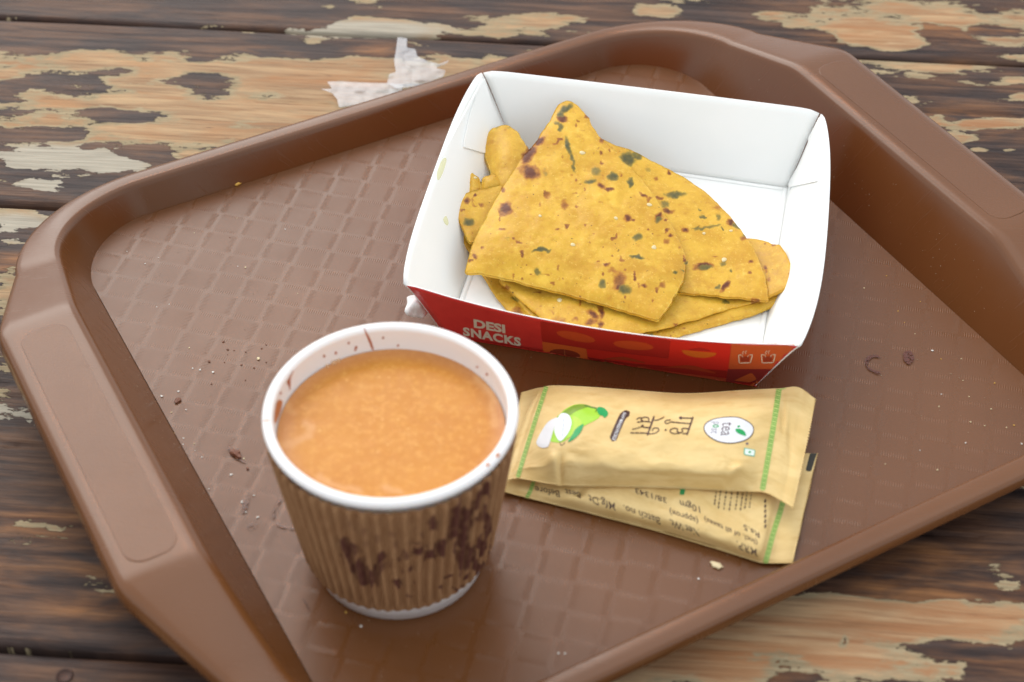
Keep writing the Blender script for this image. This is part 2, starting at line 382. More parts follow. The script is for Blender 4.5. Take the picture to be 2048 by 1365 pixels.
# ------------------------------------------------------------------ flat-sheet mesher and print projection
def inside(poly, x, y):
    poly = np.asarray(poly); c = np.zeros(x.shape, bool); j = len(poly) - 1
    for i in range(len(poly)):
        xi, yi = poly[i]; xj, yj = poly[j]
        if yi != yj:
            k = ((yi > y) != (yj > y)) & (x < (xj - xi) * (y - yi) / (yj - yi) + xi); c ^= k
        j = i
    return c
def bdist(poly, x, y):
    poly = np.asarray(poly); d = np.full(x.shape, 1e9)
    for i in range(len(poly)):
        a = poly[i]; b = poly[(i + 1) % len(poly)]; ab = b - a; L = ab @ ab + 1e-12
        t = np.clip(((x - a[0]) * ab[0] + (y - a[1]) * ab[1]) / L, 0, 1)
        d = np.minimum(d, (x - a[0] - t * ab[0]) ** 2 + (y - a[1] - t * ab[1]) ** 2)
    return np.sqrt(d)
def spline(pts, n=8, closed=True):
    p = np.asarray(pts, float); m = len(p); out = []
    for i in range(m if closed else m - 1):
        if closed: a, b, c, d = p[i - 1], p[i], p[(i + 1) % m], p[(i + 2) % m]
        else: a, b, c, d = p[max(i - 1, 0)], p[i], p[i + 1], p[min(i + 2, m - 1)]
        for k in range(n):
            t = k / n; out.append(.5 * ((2 * b) + (c - a) * t + (2 * a - 5 * b + 4 * c - d) * t * t + (3 * b - a - 3 * c + d) * t ** 3))
    if not closed: out.append(p[-1])
    return np.array(out)
def resample(poly, step):
    p = np.asarray(poly, float); q = np.vstack([p, p[:1]]); L = np.concatenate([[0], np.cumsum(np.linalg.norm(np.diff(q, axis=0), axis=1))])
    n = max(6, int(L[-1] / step)); s = np.linspace(0, L[-1], n, endpoint=False)
    return np.stack([np.interp(s, L, q[:, 0]), np.interp(s, L, q[:, 1])], -1)
def cdt(poly, step, jitter=.12):
    """triangulate a px polygon with interior points; boundary points come first"""
    B = resample(poly, step); x0, y0 = B.min(0); x1, y1 = B.max(0)
    gx, gy = np.meshgrid(np.arange(x0, x1, step), np.arange(y0, y1, step * .87))
    gx = gx + (np.arange(gx.shape[0]) % 2)[:, None] * step * .5
    gx = gx + rng.uniform(-jitter, jitter, gx.shape) * step; gy = gy + rng.uniform(-jitter, jitter, gy.shape) * step
    gx = gx.ravel(); gy = gy.ravel()
    k = inside(B, gx, gy); gx, gy = gx[k], gy[k]
    if len(gx):
        k = bdist(B, gx, gy) > step * .5; gx, gy = gx[k], gy[k]
    A = np.vstack([B, np.stack([gx, gy], -1)])
    vs, es, fs, ov, oe, of = delaunay_2d_cdt([Vector(q) for q in A], [], [list(range(len(B)))], 1, 1e-5)
    return np.array([(v.x, v.y) for v in vs]), [list(f) for f in fs], len(B)

class Proj:
    """prints lie on an object's surface: px outlines are dropped onto it along the sight line, then lifted by a film thickness"""
    def __init__(s, o):
        me = o.data; s.o = o
        s.bvh = BVHTree.FromPolygons([v.co.copy() for v in me.vertices], [tuple(p.vertices) for p in me.polygons])
    def put(s, q, lift):
        c = Vector(CAMPOS); out = []; last = None
        for (x, y) in q:
            d = Vector(((x - PW / 2) / FPX) * _r - ((y - PH / 2) / FPX) * _u + _fw).normalized()
            loc, nor, i, dist = s.bvh.ray_cast(c, d)
            if loc is None:
                loc, nor, i, dist = s.bvh.find_nearest(c + d * (last if last else .6))
            else: last = dist
            if nor.dot(d) > 0: nor = -nor
            out.append(loc + nor * lift)
        return [tuple(v) for v in out]
    def poly(s, name, pts, mat, lift=.00012, step=5, smooth=True):
        q, f, n = cdt(pts, step); return mesh_obj(name, s.put(q, lift), f, mat, s.o, smooth=False)
    def polys(s, name, plist, mat, lift=.00012, step=5):
        V = []; F = []
        for pts in plist:
            q, f, n = cdt(pts, step); b = len(V); V += s.put(q, lift); F += [[k + b for k in ff] for ff in f]
        return mesh_obj(name, V, F, mat, s.o, smooth=False)
    def strokes(s, name, slist, mat, lift=.00015, step=4):
        V = []; F = []; c = 0
        for (p, w) in slist:
            p = np.asarray(p, float)
            if len(p) > 2: p = spline(p, 4, closed=False)
            ws = np.full(len(p), float(w)) if np.isscalar(w) else np.interp(np.linspace(0, 1, len(p)), np.linspace(0, 1, len(w)), w)
            for a in range(0, len(p) - 1, 2):
                e = min(a + 2, len(p) - 1); q = ribbon_raw(p[a:e + 1], ws[a:e + 1]); c += 1; b = len(V)
                qq, f, n = cdt(q, step); V += s.put(qq, lift + (c % 9) * 4e-6); F += [[k + b for k in ff] for ff in f]
        return mesh_obj(name, V, F, mat, s.o, smooth=False)
    def text(s, name, txt, center, xdir, updir, w, h, mat, lift=.00015, bold=0.0, step=5, space=1.0, shear=0.0):
        cu = bpy.data.curves.new('t', 'FONT'); cu.body = txt; cu.size = 1; cu.offset = bold; cu.resolution_u = 3; cu.space_character = space; cu.shear = shear
        ob = bpy.data.objects.new('t', cu); COL.objects.link(ob)
        dg = bpy.context.evaluated_depsgraph_get(); me = bpy.data.meshes.new_from_object(ob.evaluated_get(dg))
        bm = bmesh.new(); bm.from_mesh(me)
        bpy.data.objects.remove(ob); bpy.data.curves.remove(cu); bpy.data.meshes.remove(me)
        xs = [v.co.x for v in bm.verts]; ys = [v.co.y for v in bm.verts]
        x0, x1, y0, y1 = min(xs), max(xs), min(ys), max(ys); sx = w / (x1 - x0); sy = h / .70
        bmesh.ops.triangulate(bm, faces=bm.faces[:])
        for k in range(1, int(w / step) + 1):
            g = bm.verts[:] + bm.edges[:] + bm.faces[:]
            bmesh.ops.bisect_plane(bm, geom=g, plane_co=(x0 + k * step / sx, 0, 0), plane_no=(1, 0, 0))
        bmesh.ops.triangulate(bm, faces=bm.faces[:])
        xd = np.array(xdir, float); xd /= np.linalg.norm(xd); ud = np.array(updir, float); ud /= np.linalg.norm(ud)
        bm.verts.ensure_lookup_table()
        q = [np.array(center) + xd * (v.co.x - (x0 + x1) / 2) * sx + ud * (v.co.y - .35) * sy for v in bm.verts]
        for k, v in enumerate(bm.verts): v.index = k
        F = [[v.index for v in f.verts] for f in bm.faces]; bm.free()
        return mesh_obj(name, s.put(q, lift), F, mat, s.o, smooth=False)
def ribbon_raw(p, w):
    t = np.gradient(p, axis=0); t /= np.linalg.norm(t, axis=1)[:, None] + 1e-9; n = np.stack([-t[:, 1], t[:, 0]], -1); hw = w[:, None] / 2
    return np.vstack([[p[0] - t[0] * hw[0] * .7], p + n * hw, [p[-1] + t[-1] * hw[-1] * .7], (p - n * hw)[::-1]])
def ribbon(pts, w):
    p = np.asarray(pts, float)
    if len(p) > 2: p = spline(p, 5, closed=False)
    t = np.gradient(p, axis=0); t /= np.linalg.norm(t, axis=1)[:, None] + 1e-9; n = np.stack([-t[:, 1], t[:, 0]], -1)
    if np.isscalar(w): w = np.full(len(p), w)
    else: w = np.interp(np.linspace(0, 1, len(p)), np.linspace(0, 1, len(w)), w)
    hw = w[:, None] / 2
    a0 = p[0] - t[0] * hw[0] * .8; a1 = p[-1] + t[-1] * hw[-1] * .8
    return np.vstack([[a0], p + n * hw, [a1], (p - n * hw)[::-1]])
def ellipse(cx, cy, rx, ry, tilt=0, n=40, a0=0, a1=360):
    a = np.radians(np.linspace(a0, a1, n, endpoint=(a1 - a0 < 360))); x = rx * np.cos(a); y = ry * np.sin(a); t = math.radians(tilt)
    return np.stack([cx + x * math.cos(t) - y * math.sin(t), cy + x * math.sin(t) + y * math.cos(t)], -1)
def flat(name, c, rough=.5, spec=.4):
    return NT(name, rough, c, spec).m

# ------------------------------------------------------------------ cup of tea
CX, CY, CH, RB = -.03549, .33127, .0675, .02694
def build_cup():
    root = thing('paper_cup', 'white paper cup in a corrugated brown sleeve, filled with milky tea', 'cup')
    root.location = (CX, CY, ZF)
    pap = NT('cup_paper', .38, lin(240, 238, 238), .5)
    pap.b.inputs['Subsurface Weight'].default_value = .15; pap.b.inputs['Subsurface Radius'].default_value = (.003, .0025, .002); pap.b.inputs['Subsurface Scale'].default_value = .5
    slope = (.0362 - RB) / CH
    R = lambda z: RB + slope * z
    prof = [(.0005, .0052), (RB - .0035, .0050), (RB - .0012, .0004), (RB - .0008, .0001), (RB, .0005), (R(.008), .008), (R(.030), .030), (R(.060), .060), (R(.0632), .0632)]
    lr = .00165; lc = (.0375 - lr, CH - lr - .0002)
    for k in range(13):
        a = math.radians(-60 + 255 * k / 12); prof.append((lc[0] + lr * math.cos(a), lc[1] + lr * math.sin(a)))
    prof += [(R(.062) - .0008, .062), (R(.058) - .0009, .058), (R(.054) - .0009, .054), (R(.03) - .0009, .03), (R(.008) - .0009, .008), (.0005, .0075)]
    n = 160; th = np.linspace(0, 2 * math.pi, n, endpoint=False)
    pr = np.array(prof)
    wob = 1 + .004 * np.cos(2 * th + .6) + .002 * np.cos(3 * th)
    V = np.stack([pr[None, :, 0] * (np.cos(th) * wob)[:, None], pr[None, :, 0] * (np.sin(th) * wob)[:, None], 0 * th[:, None] + pr[None, :, 1]], -1)
    body = mesh_obj('body', V.reshape(-1, 3), grid_faces(n, len(prof), wrap=True), pap.m, root)
    # corrugated sleeve
    nf = 58; n = nf * 14; nz = 130
    th = np.linspace(0, 2 * math.pi, n, endpoint=False)
    z0 = .0075 + .0006 * np.cos(th + .4) + .0004 * (fbm(th * 14, 0 * th, 4) - .5) * 2; z1 = .0630
    tt = np.linspace(0, 1, nz)
    Z = z0[:, None] + (z1 - z0[:, None]) * tt[None, :]
    ph = nf * th[:, None] + .25 * (vn(th[:, None] * 9, Z * 25, 2) - .5)
    amp = .00095 * (.9 + .2 * vn(th[:, None] * 5, Z * 30, 5))
    rip = np.cos(ph); rip = np.sign(rip) * np.abs(rip) ** .8
    RR = R(Z) + .0013 + amp * rip * (.25 + .75 * sstep(0, .07, tt) * (1 - sstep(.94, 1, tt)))[None, :]
    RR[:, 0] -= .0003
    X = RR * np.cos(th)[:, None]; Y = RR * np.sin(th)[:, None]
    W = np.stack([X + CX, Y + CY, Z + ZF], -1)
    px, py = proj(W)
    wx = px + (fbm(px / 22, py / 30, 5, 3) - .5) * 26; wy = py + (fbm(px / 22 + 9, py / 30, 6, 3) - .5) * 30
    k = np.round((ph) / (2 * math.pi)) + 0 * Z; jag = (_hash(k, np.floor(Z * 0), 3) - .5) * 36
    wy2 = wy + jag
    pr_ = 0 * Z
    def blob(cx, cy, rx, ry, tilt, w):
        nonlocal pr_
        t = math.radians(tilt); dx = wx - cx; dy = wy2 - cy
        u = (dx * math.cos(t) + dy * math.sin(t)) / rx; v = (-dx * math.sin(t) + dy * math.cos(t)) / ry
        pr_ = np.maximum(pr_, w * (1 - sstep(.75, 1.12, np.sqrt(u * u + v * v))))
    for bl in [(x, y, rx, ry, ti, min(1, w * 1.3)) for x, y, rx, ry, ti, w in [(730, 1150, 34, 28, 0, 1), (700, 1118, 12, 30, -15, 1), (757, 1125, 12, 12, 0, .85), (708, 1108, 34, 8, 20, .55), (797, 1173, 15, 8, 10, 1), (825, 1183, 14, 4, 0, .7), (768, 1145, 20, 10, -30, .5), (802, 1128, 12, 7, 0, .7),
               (838, 1122, 18, 9, -20, .8), (862, 1112, 18, 13, -20, .95), (885, 1092, 17, 22, 0, 1), (903, 1072, 15, 24, 0, 1), (925, 1055, 22, 32, 20, 1), (932, 1030, 14, 24, 0, 1), (950, 1010, 15, 12, -30, .9), (968, 992, 18, 12, -30, .9), (928, 1110, 20, 32, 5, 1), (945, 1112, 14, 20, 0, .9), (868, 1042, 12, 18, 0, .7), (898, 1168, 24, 5, -8, .9), (930, 1152, 12, 6, 0, .8), (955, 1135, 12, 14, 0, .7), (965, 1090, 10, 20, 0, .7), (975, 1050, 10, 34, 0, .65), (958, 1040, 10, 14, 0, .6),
               (720, 1055, 26, 16, 20, .32), (745, 1085, 20, 12, 0, .35), (806, 1098, 24, 12, 10, .5), (780, 1075, 16, 10, 0, .3), (825, 1075, 14, 9, 0, .45), (850, 1088, 12, 10, 0, .5), (690, 1060, 10, 22, 0, .3), (595, 950, 10, 30, -10, .6), (835, 1105, 12, 5, 0, .5)]]:
        blob(*bl)
    front = (np.cos(th)[:, None] * (0 - CX) + np.sin(th)[:, None] * (0 - CY)) > 0
    pr_ = pr_ * front * (.35 + .95 * fbm(th[:, None] * 60, Z * 420, 9, 3)) * (.82 + .18 * rip)
    sl = NT('kraft_corrugated', .72, spec=.25); o = sl.obj()
    kr = sl.mix(sl.ramp(sl.noise(o, 120, 5, .65), .3, .7), lin(152, 113, 79), lin(165, 126, 90))
    kr = sl.mix(sl.ramp(sl.noise(sl.mapping(o, (1, 1, .12)), 900, 3, .6), .35, .75), kr, lin(148, 108, 74))
    sl.base(sl.mix(sl.math('MULTIPLY', sl.ramp(sl.attr('ink'), .10, .80), .95), kr, lin(86, 48, 42)))
    sl.bump(sl.noise(o, 1800, 3, .6), .25, .0003)
    mesh_obj('sleeve', np.stack([X, Y, Z], -1).reshape(-1, 3), grid_faces(n, nz, wrap=True), sl.m, root, attrs={'ink': pr_.ravel()})
    # drips and splashes dried on the paper
    body2 = bpy.data.objects.new('tmp', body.data.copy()); body2.data.transform(Matrix.Translation((CX, CY, ZF)))
    pj = Proj(body2); pj.o = root
    st = NT('dried_tea', .3, lin(196, 116, 62)); st.b.inputs['Alpha'].default_value = .85
    st2 = NT('dried_tea_dark', .35, lin(172, 92, 58)); 
    def dec(o):
        o.parent = body; o.data.transform(Matrix.Translation((-CX, -CY, -ZF)))
    c6 = lambda l: [(520 + x / 5.25, 640 + y / 5.25) for x, y in l]
    for q_ in ([ribbon(c6([(1090, 85), (1130, 170), (1160, 240), (1188, 318)]), [1.2, 3.5, 5, 5, 2.5]), spline(c6([(355, 525), (322, 610), (318, 690), (312, 750), (302, 700), (278, 655), (300, 620), (330, 560)]), 4)]): dec(pj.poly('tea_drip', q_, st2.m, .00008, 2.5))
    for q_ in ([ellipse(520 + x / 5.25, 640 + y / 5.25, r, r * 1.25, 10, 14) for x, y, r in [(672, 382, 2.6), (795, 348, 2.6), (930, 243, 2.4), (1008, 290, 2.8), (1000, 315, 2.2), (1292, 188, 2.2), (1450, 270, 2.2), (215, 770, 2.4)]] + [ellipse(500 + x / 2.068, 600 + y / 2.068, r, r, 0, 12) for x, y, r in [(980, 308, 2.6), (940, 278, 2.2), (1042, 470, 2.4), (550, 158, 2), (612, 190, 2)]]): dec(pj.poly('tea_splash', q_, st2.m, .00008, 2.5))
    for q_ in ([spline(c6([(180, 850), (232, 850), (225, 920), (190, 1030), (160, 1090), (148, 1060), (155, 960)]), 4), ribbon(c6([(45, 1062), (92, 1055)]), 3.5)]): dec(pj.poly('tea_smear', q_, st.m, .00008, 2.5))
    for q_ in (ellipse(975, 930, 4.5, 3.5, -30, 14), ellipse(995, 911, 4, 5, 20, 14)): dec(pj.poly('rim_dribble', q_, st.m, .0001, 2.5))
    lt = NT('tea_tide_stain', .5, lin(222, 196, 150))
    dec(pj.polys('base_stain', [spline([(850, 1238), (880, 1222), (915, 1200), (940, 1176), (958, 1152), (964, 1150), (955, 1172), (930, 1200), (895, 1226), (862, 1240)], 4)], lt.m, .00008, 4))
    # tea
    tm = NT('milky_tea', .3, spec=.3); o = tm.obj()
    ra = tm.attr('rad')
    c = tm.mix(tm.ramp(tm.noise(o, 55, 3, .5), .2, .8), lin(188, 120, 38), lin(199, 133, 48))
    c = tm.mix(tm.math('MULTIPLY', tm.ramp(tm.noise(o, 620, 2, .6), .66, .74), .7), c, lin(230, 182, 106))
    c = tm.mix(tm.math('MULTIPLY', tm.ramp(tm.noise(o, 420, 4, .7), .46, .66), .6), c, lin(212, 152, 70))
    c = tm.mix(tm.math('MULTIPLY', tm.ramp(ra, .80, .98), .55), c, lin(196, 136, 92))
    sk = tm.attr('skin'); c = tm.mix(sk, c, lin(210, 154, 96))
    tm.base(c); tm.b.inputs['Subsurface Weight'].default_value = .08; tm.b.inputs['Subsurface Radius'].default_value = (.004, .002, .001); tm.b.inputs['Subsurface Scale'].default_value = .6
    rr = tm.n('ShaderNodeMapRange'); tm.l(tm.noise(o, 260, 3, .7), rr.inputs[0]); rr.inputs[3].default_value = .15; rr.inputs[4].default_value = .5; tm.rough(rr.outputs[0])
    zt = .0575; rt = R(zt) - .0010
    nr, na = 70, 180; r = np.linspace(.002, 1, nr); a = np.linspace(0, 2 * math.pi, na, endpoint=False)
    A, Rr = np.meshgrid(a, r, indexing='ij'); X = rt * Rr * np.cos(A); Y = rt * Rr * np.sin(A)
    Zz = zt + .0007 * np.exp(-(1 - Rr) / .025) + (fbm(X * 200, Y * 200, 8, 3) - .5) * .00008 * (1 - Rr ** 6)
    px, py = proj(np.stack([X + CX, Y + CY, Zz + ZF], -1)); px = px + (fbm(X * 300, Y * 300, 2, 2) - .5) * 14; py = py + (fbm(X * 300, Y * 300, 4, 2) - .5) * 14
    sk = 0 * X
    for path in [c6([(300, 900), (330, 960)]), c6([(490, 1070), (530, 1130), (500, 1210), (400, 1280), (260, 1310), (190, 1340)]), [(640, 955), (670, 972), (720, 985)], [(955, 760), (985, 800), (990, 850)], [(770, 975), (800, 985)]]:
        pp = spline(path, 6, False); d = np.full(X.shape, 1e9)
        for q in pp: d = np.minimum(d, np.hypot(px - q[0], py - q[1]))
        sk = np.maximum(sk, .75 * (1 - sstep(2, 11, d)))
    tea = mesh_obj('tea', np.stack([X, Y, Zz], -1).reshape(-1, 3), grid_faces(na, nr, wrap=True), tm.m, attrs={'rad': Rr.ravel(), 'skin': sk.ravel()})
    tea.location = (CX, CY, ZF); tag(tea, 'orange-brown milky tea filling the white paper cup', 'tea')
    bpy.data.objects.remove(body2)
    # a few bubbles at the tea's edge
    bm_ = NT('bubble_film', .05, lin(235, 190, 140)); bm_.b.inputs['Alpha'].default_value = .5
    for (x, y, s) in [(668, 728, .0011), (676, 724, .0009), (655, 735, .0008)]:
        c = P(x, y, ZF + zt); bmx = bmesh.new(); bmesh.ops.create_icosphere(bmx, subdivisions=2, radius=s)
        me = bpy.data.meshes.new('bubble'); bmx.to_mesh(me); bmx.free(); me.materials.append(bm_.m)
        for p in me.polygons: p.use_smooth = True
        ob = bpy.data.objects.new('bubble', me); COL.objects.link(ob); ob.parent = tea; ob.location = (c[0] - CX, c[1] - CY, zt + .0004)
build_cup()

# ------------------------------------------------------------------ snack box
BO = np.array([.08736, .40748]); BA = math.radians(-12.3)
be = np.array([math.cos(BA), math.sin(BA)]); bn = np.array([-math.sin(BA), math.cos(BA)])
def bw(x, y, z):
    x = np.asarray(x, float); y = np.asarray(y, float)
    return np.stack([BO[0] + x * be[0] + y * bn[0], BO[1] + x * be[1] + y * bn[1], ZF + np.asarray(z, float) + 0 * x], -1)
def build_box():
    root = thing('snack_box', 'open white card snack box, red printed outside, holding folded flatbreads', 'box')
    wh = NT('white_card', .42, lin(240, 240, 238), .45); o = wh.obj()
    wh.base(wh.mix(wh.ramp(wh.noise(o, 30, 3, .5), .3, .7), lin(242, 244, 243), lin(246, 247, 246)))
    wh.bump(wh.noise(o, 900, 3, .6), .04, .0003)
    rd = NT('red_print', .38, lin(186, 34, 36), .45); o = rd.obj()
    rd.base(rd.mix(rd.ramp(rd.noise(o, 200, 3, .6), .3, .7), lin(220, 54, 50), lin(226, 60, 54)))
    WH, RD = wh.m, rd.m
    X0, X1, Y0, Y1 = -.1140, -.0010, .0005, .1150
    # top rim corners (box frame) and heights
    FL, FR, BR, BL = (-.1262, -.0065, .0307), (.0113, -.0062, .0305), (.0068, .1285, .0312), (-.1298, .1255, .0312)
    T = .0005
    def wall(name, p0, p1, t0, t1, bulge, dip, inward, nu=40, nv=12, flex=0.0):
        """p0,p1 bottom corners; t0,t1 top corners; bulge outward at the middle of the top edge"""
        p0, p1, t0, t1 = [np.array(q, float) for q in ((*p0, .0004), (*p1, .0004), t0, t1)]
        out = -np.array([*inward, 0.0])
        u = np.linspace(0, 1, nu)[:, None, None]; v = np.linspace(0, 1, nv)[None, :, None]
        G = (p0 * (1 - u) + p1 * u) * (1 - v) + (t0 * (1 - u) + t1 * u) * v
        prof = (4 * u * (1 - u)) ** .8
        G = G + out * bulge * prof * v ** 1.3 + np.array([0, 0, -1.0]) * dip * prof * v ** 1.2
        G = G + out * flex * np.sin(u * 7 + 1) * v
        cr = np.exp(-np.minimum(u, 1 - u) / .02); G = G + np.array([0, 0, -1.0]) * .0016 * cr * v ** 6
        A = G; B = G + out * T
        Ai = bw(A[..., 0], A[..., 1], A[..., 2]).reshape(-1, 3); Bi = bw(B[..., 0], B[..., 1], B[..., 2]).reshape(-1, 3)
        n0 = nu * nv; f1 = grid_faces(nu, nv); f2 = grid_faces(nu, nv, off=n0, flip=True)
        idx = np.arange(n0).reshape(nu, nv); ring = np.concatenate([idx[:, 0], idx[-1, 1:], idx[-2::-1, -1], idx[0, -2:0:-1]])
        r2 = np.roll(ring, -1); f3 = np.stack([ring, ring + n0, r2 + n0, r2], -1)
        mi = np.concatenate([np.zeros(len(f1)), np.ones(len(f2)), np.zeros(len(f3))])
        return mesh_obj(name, np.concatenate([Ai, Bi]), np.concatenate([f1, f2, f3]), [WH, RD], root, matidx=mi, smooth=False)
    # smooth shading along the big faces only
    fw_ = wall('front_wall', (X0, Y0), (X1, Y0), FL, FR, .0052, .0032, (0, 1))
    bk_ = wall('back_wall', (X1, Y1), (X0, Y1), BR, BL, .0004, .0, (0, -1))
    rt_ = wall('side_wall', (X1, Y0), (X1, Y1), FR, BR, .0068, .0005, (-1, 0), flex=.0006)
    lf_ = wall('side_wall', (X0, Y1), (X0, Y0), BL, FL, .0050, .0005, (1, 0), flex=.0006)
    # floor of the box
    nu = 30; u = np.linspace(X0 - .0006, X1 + .0006, nu); v = np.linspace(Y0 - .0006, Y1 + .0006, nu); U, Vv = np.meshgrid(u, v, indexing='ij')
    z = .0009 + .0006 * np.sin((U - X0) / (X1 - X0) * math.pi) * np.sin((Vv - Y0) / (Y1 - Y0) * math.pi)
    top = bw(U, Vv, z).reshape(-1, 3); bot = bw(U, Vv, z - .0005).reshape(-1, 3)
    mesh_obj('base', np.concatenate([top, bot]), np.concatenate([grid_faces(nu, nu), grid_faces(nu, nu, off=nu * nu, flip=True)]), [WH, RD], root, matidx=np.concatenate([np.zeros((nu - 1) ** 2), np.ones((nu - 1) ** 2)]))
    # pressed fold lines along the floor
    def crease(a, b, w=.0010):
        a = np.array(a, float); b = np.array(b, float); d = (b - a) / np.linalg.norm(b - a); n = np.array([-d[1], d[0]])
        V = []; N = 14
        for i in range(N):
            c = a + (b - a) * i / (N - 1)
            for s, h in ((-1, 0), (-.5, .0003), (0, .00042), (.5, .0003), (1, 0)): q = c + n * s * w; V.append(bw(q[0], q[1], .00105 + h + .0006 * 0))
        mesh_obj('fold_line', np.array(V), grid_faces(N, 5), WH, root)
    crease((X0 + .0008, Y0 + .002), (X0 + .0008, Y1 - .002)); crease((X1 - .0008, Y1 - .002), (X1 - .0008, Y0 + .002)); crease((X1 - .002, Y1 - .0008), (X0 + .002, Y1 - .0008))
    # glued corner flaps at the back, lying on the insides of the side walls
    bvr = BVHTree.FromPolygons([v.co.copy() for v in rt_.data.vertices], [tuple(p.vertices) for p in rt_.data.polygons])
    bvl = BVHTree.FromPolygons([v.co.copy() for v in lf_.data.vertices], [tuple(p.vertices) for p in lf_.data.polygons])
    for pts, inn, wl in (([(1640, 236), (1642, 300), (1636, 364), (1563, 379), (1586, 338), (1612, 290)], (-1, 0), rt_), ([(966, 150), (938, 230), (924, 295), (968, 308), (1003, 300), (985, 225)], (1, 0), lf_)):
        pj = Proj(wl); pj.o = root; q, f, nb = cdt(pts, 9)
        up = pj.put(q, .0006); lo = pj.put(q, .0002); n0 = len(up)
        F = f + [[k + n0 for k in ff][::-1] for ff in f] + [[k, (k + 1) % nb, (k + 1) % nb + n0, k + n0] for k in range(nb)]
        mesh_obj('corner_flap', up + lo, F, WH, root, smooth=False)
    # torn white paper at the front left corner
    V = []; N = 24; 
    base = P(838, 615, ZF + .020)
    for i in range(N):
        for j in range(10):
            a = i / (N - 1); b = j / 9; px_ = 812 + 44 * a + 4 * math.sin(b * 5); py_ = 592 + 40 * b + 8 * a * (b - .3)
            r = math.hypot((px_ - 833) / 24, (py_ - 613) / 24)
            zz = ZF + .0155 + .004 * math.sin(a * 3 + b * 2) - .003 * b + .0012 * (vn(np.array(a * 6), np.array(b * 6), 3) - .5)
            k = min(1, 1 / max(r, 1e-3)); V.append(P(833 + (px_ - 833) * k, 613 + (py_ - 613) * k, float(zz)))
    tp = mesh_obj('torn_tab', np.array(V), grid_faces(N, 10), WH, root); sm = tp.modifiers.new('thick', 'SOLIDIFY'); sm.thickness = .0004
    # ---- print on the front wall
    pj = Proj(fw_)
    c5 = lambda l: [(800 + x / 4.876, 540 + y / 4.876) for x, y in l]
    c6 = lambda l: [(1200 + x / 4.655, 640 + y / 4.655) for x, y in l]
    m = lambda n, *c: flat('print_' + n, lin(*c), .4)
    ORG, DRED, BRED, MAR, BRN, CRM, ORG2, TAN = m('orange', 226, 108, 44), m('dark_red', 186, 40, 32), m('bright_red', 222, 46, 34), m('maroon', 144, 42, 38), m('brown', 164, 62, 36), m('cream', 232, 222, 200), m('deep_orange', 212, 94, 46), m('rust', 190, 76, 44)
    s = 6
    pj.poly('print_panel', [(1081, 643), (1341, 680.5), (1337.5, 717), (1174, 697.5), (1084, 683)], DRED, .00010, s)
    pj.poly('print_panel', [(1084.5, 683.5), (1173, 697.5), (1176, 728.5), (1088, 715.5)], ORG, .00010, s)
    pj.poly('print_panel', [(1173.5, 698), (1337.5, 717.5), (1341, 680.5), (1462, 687.5), (1456, 741), (1270, 727), (1176, 714)], BRED, .00013, s)
    pj.poly('print_panel', [(1463, 687.5), (1500, 687), (1560, 684), (1594, 680), (1580, 706), (1551, 738), (1457, 738)], ORG2, .00010, s)
    pj.poly('print_panel', [(1456.5, 738.5), (1551, 738.5), (1517, 773), (1451, 768)], MAR, .00012, s)
    pj.poly('print_panel', [(1176, 714.5), (1270, 727.5), (1456, 741.5), (1454, 756), (1272, 737), (1177, 727)], m('brick', 168, 34, 26), .00014, s)
    pj.poly('print_panel', [(1273, 734), (1453, 757), (1451.5, 767), (1275, 742.5)], TAN, .00018, s)
    pj.poly('print_panel', [(1178, 727.5), (1240, 733), (1243, 737), (1179, 730.5)], TAN, .00018, s)
    pj.polys('printed_bread_oval', [ellipse(1152, 673, 40, 8.5, 12), ellipse(1267, 690.5, 41, 8.5, 6)], m('oval', 206, 80, 36), .00016, s)
    pj.poly('printed_half_bowl', np.vstack([[(1364, 699.5), (1434, 705.5)], ellipse(1399, 703, 35, 12, 4, 16, 10, 170)]), m('bowl', 222, 110, 34), .00018, 4)
    pj.poly('printed_bowl_heap', spline([(1378, 699), (1390, 696.5), (1400, 695), (1412, 698), (1420, 702)], 4, True), DRED, .00017, 3)
    pj.poly('printed_sandwich', ellipse(1130, 708, 31, 9, 8), m('bun', 140, 50, 30), .00014, 4)
    pj.strokes('printed_sandwich_line', [(c5([(1470, 815), (1560, 850), (1660, 862), (1750, 850)]), 2.2), (c5([(1605, 770), (1608, 850)]), 1.5)], m('bunline', 200, 120, 80), .0002, 4)
    pj.polys('printed_mountain', [c6([(20, 362), (120, 345), (210, 340), (280, 350), (420, 392), (430, 402), (240, 372)]), c6([(590, 440), (700, 425), (800, 418), (890, 425), (1090, 490), (1080, 498), (800, 450)])], m('hill', 188, 66, 34), .0002, 5)
    pj.polys('printed_garnish', [ellipse(1218, 727, 12, 2.6, 8), ], m('herb', 120, 100, 50), .00024, 3)
    pj.polys('printed_pyramid', [c6([(1250, 562), (1412, 487), (1462, 548), (1400, 578)]), c6([(1380, 610), (1560, 525), (1535, 560), (1480, 618)])], m('pyr', 206, 96, 44), .0002, 5)
    CL = []
    for dx, dy in ((0, 0), (213, -2)):
        q = lambda l: c6([(x + dx, y + dy) for x, y in l])
        CL += [(q([(1290, 322), (1297, 398)]), 1.7), (q([(1297, 398), (1400, 395)]), 1.7), (q([(1400, 395), (1420, 322)]), 1.7), (q([(1288, 322), (1320, 322)]), 1.7), (q([(1390, 322), (1422, 320)]), 1.7),
               (q([(1335, 318), (1328, 300), (1342, 285)]), 1.2), (q([(1360, 312), (1352, 298), (1366, 283)]), 1.2), (q([(1322, 322), (1330, 345)]), 1.2), (q([(1382, 322), (1375, 345)]), 1.2)]
    pj.strokes('printed_cup_outline', CL, CRM, .00022, 3)
    pj.polys('printed_cup_fill', [c6([(x + dx, y) for x, y in [(1308, 340), (1395, 338), (1388, 385), (1310, 388)]]) for dx in (0, 213)], BRN, .00016, 4)
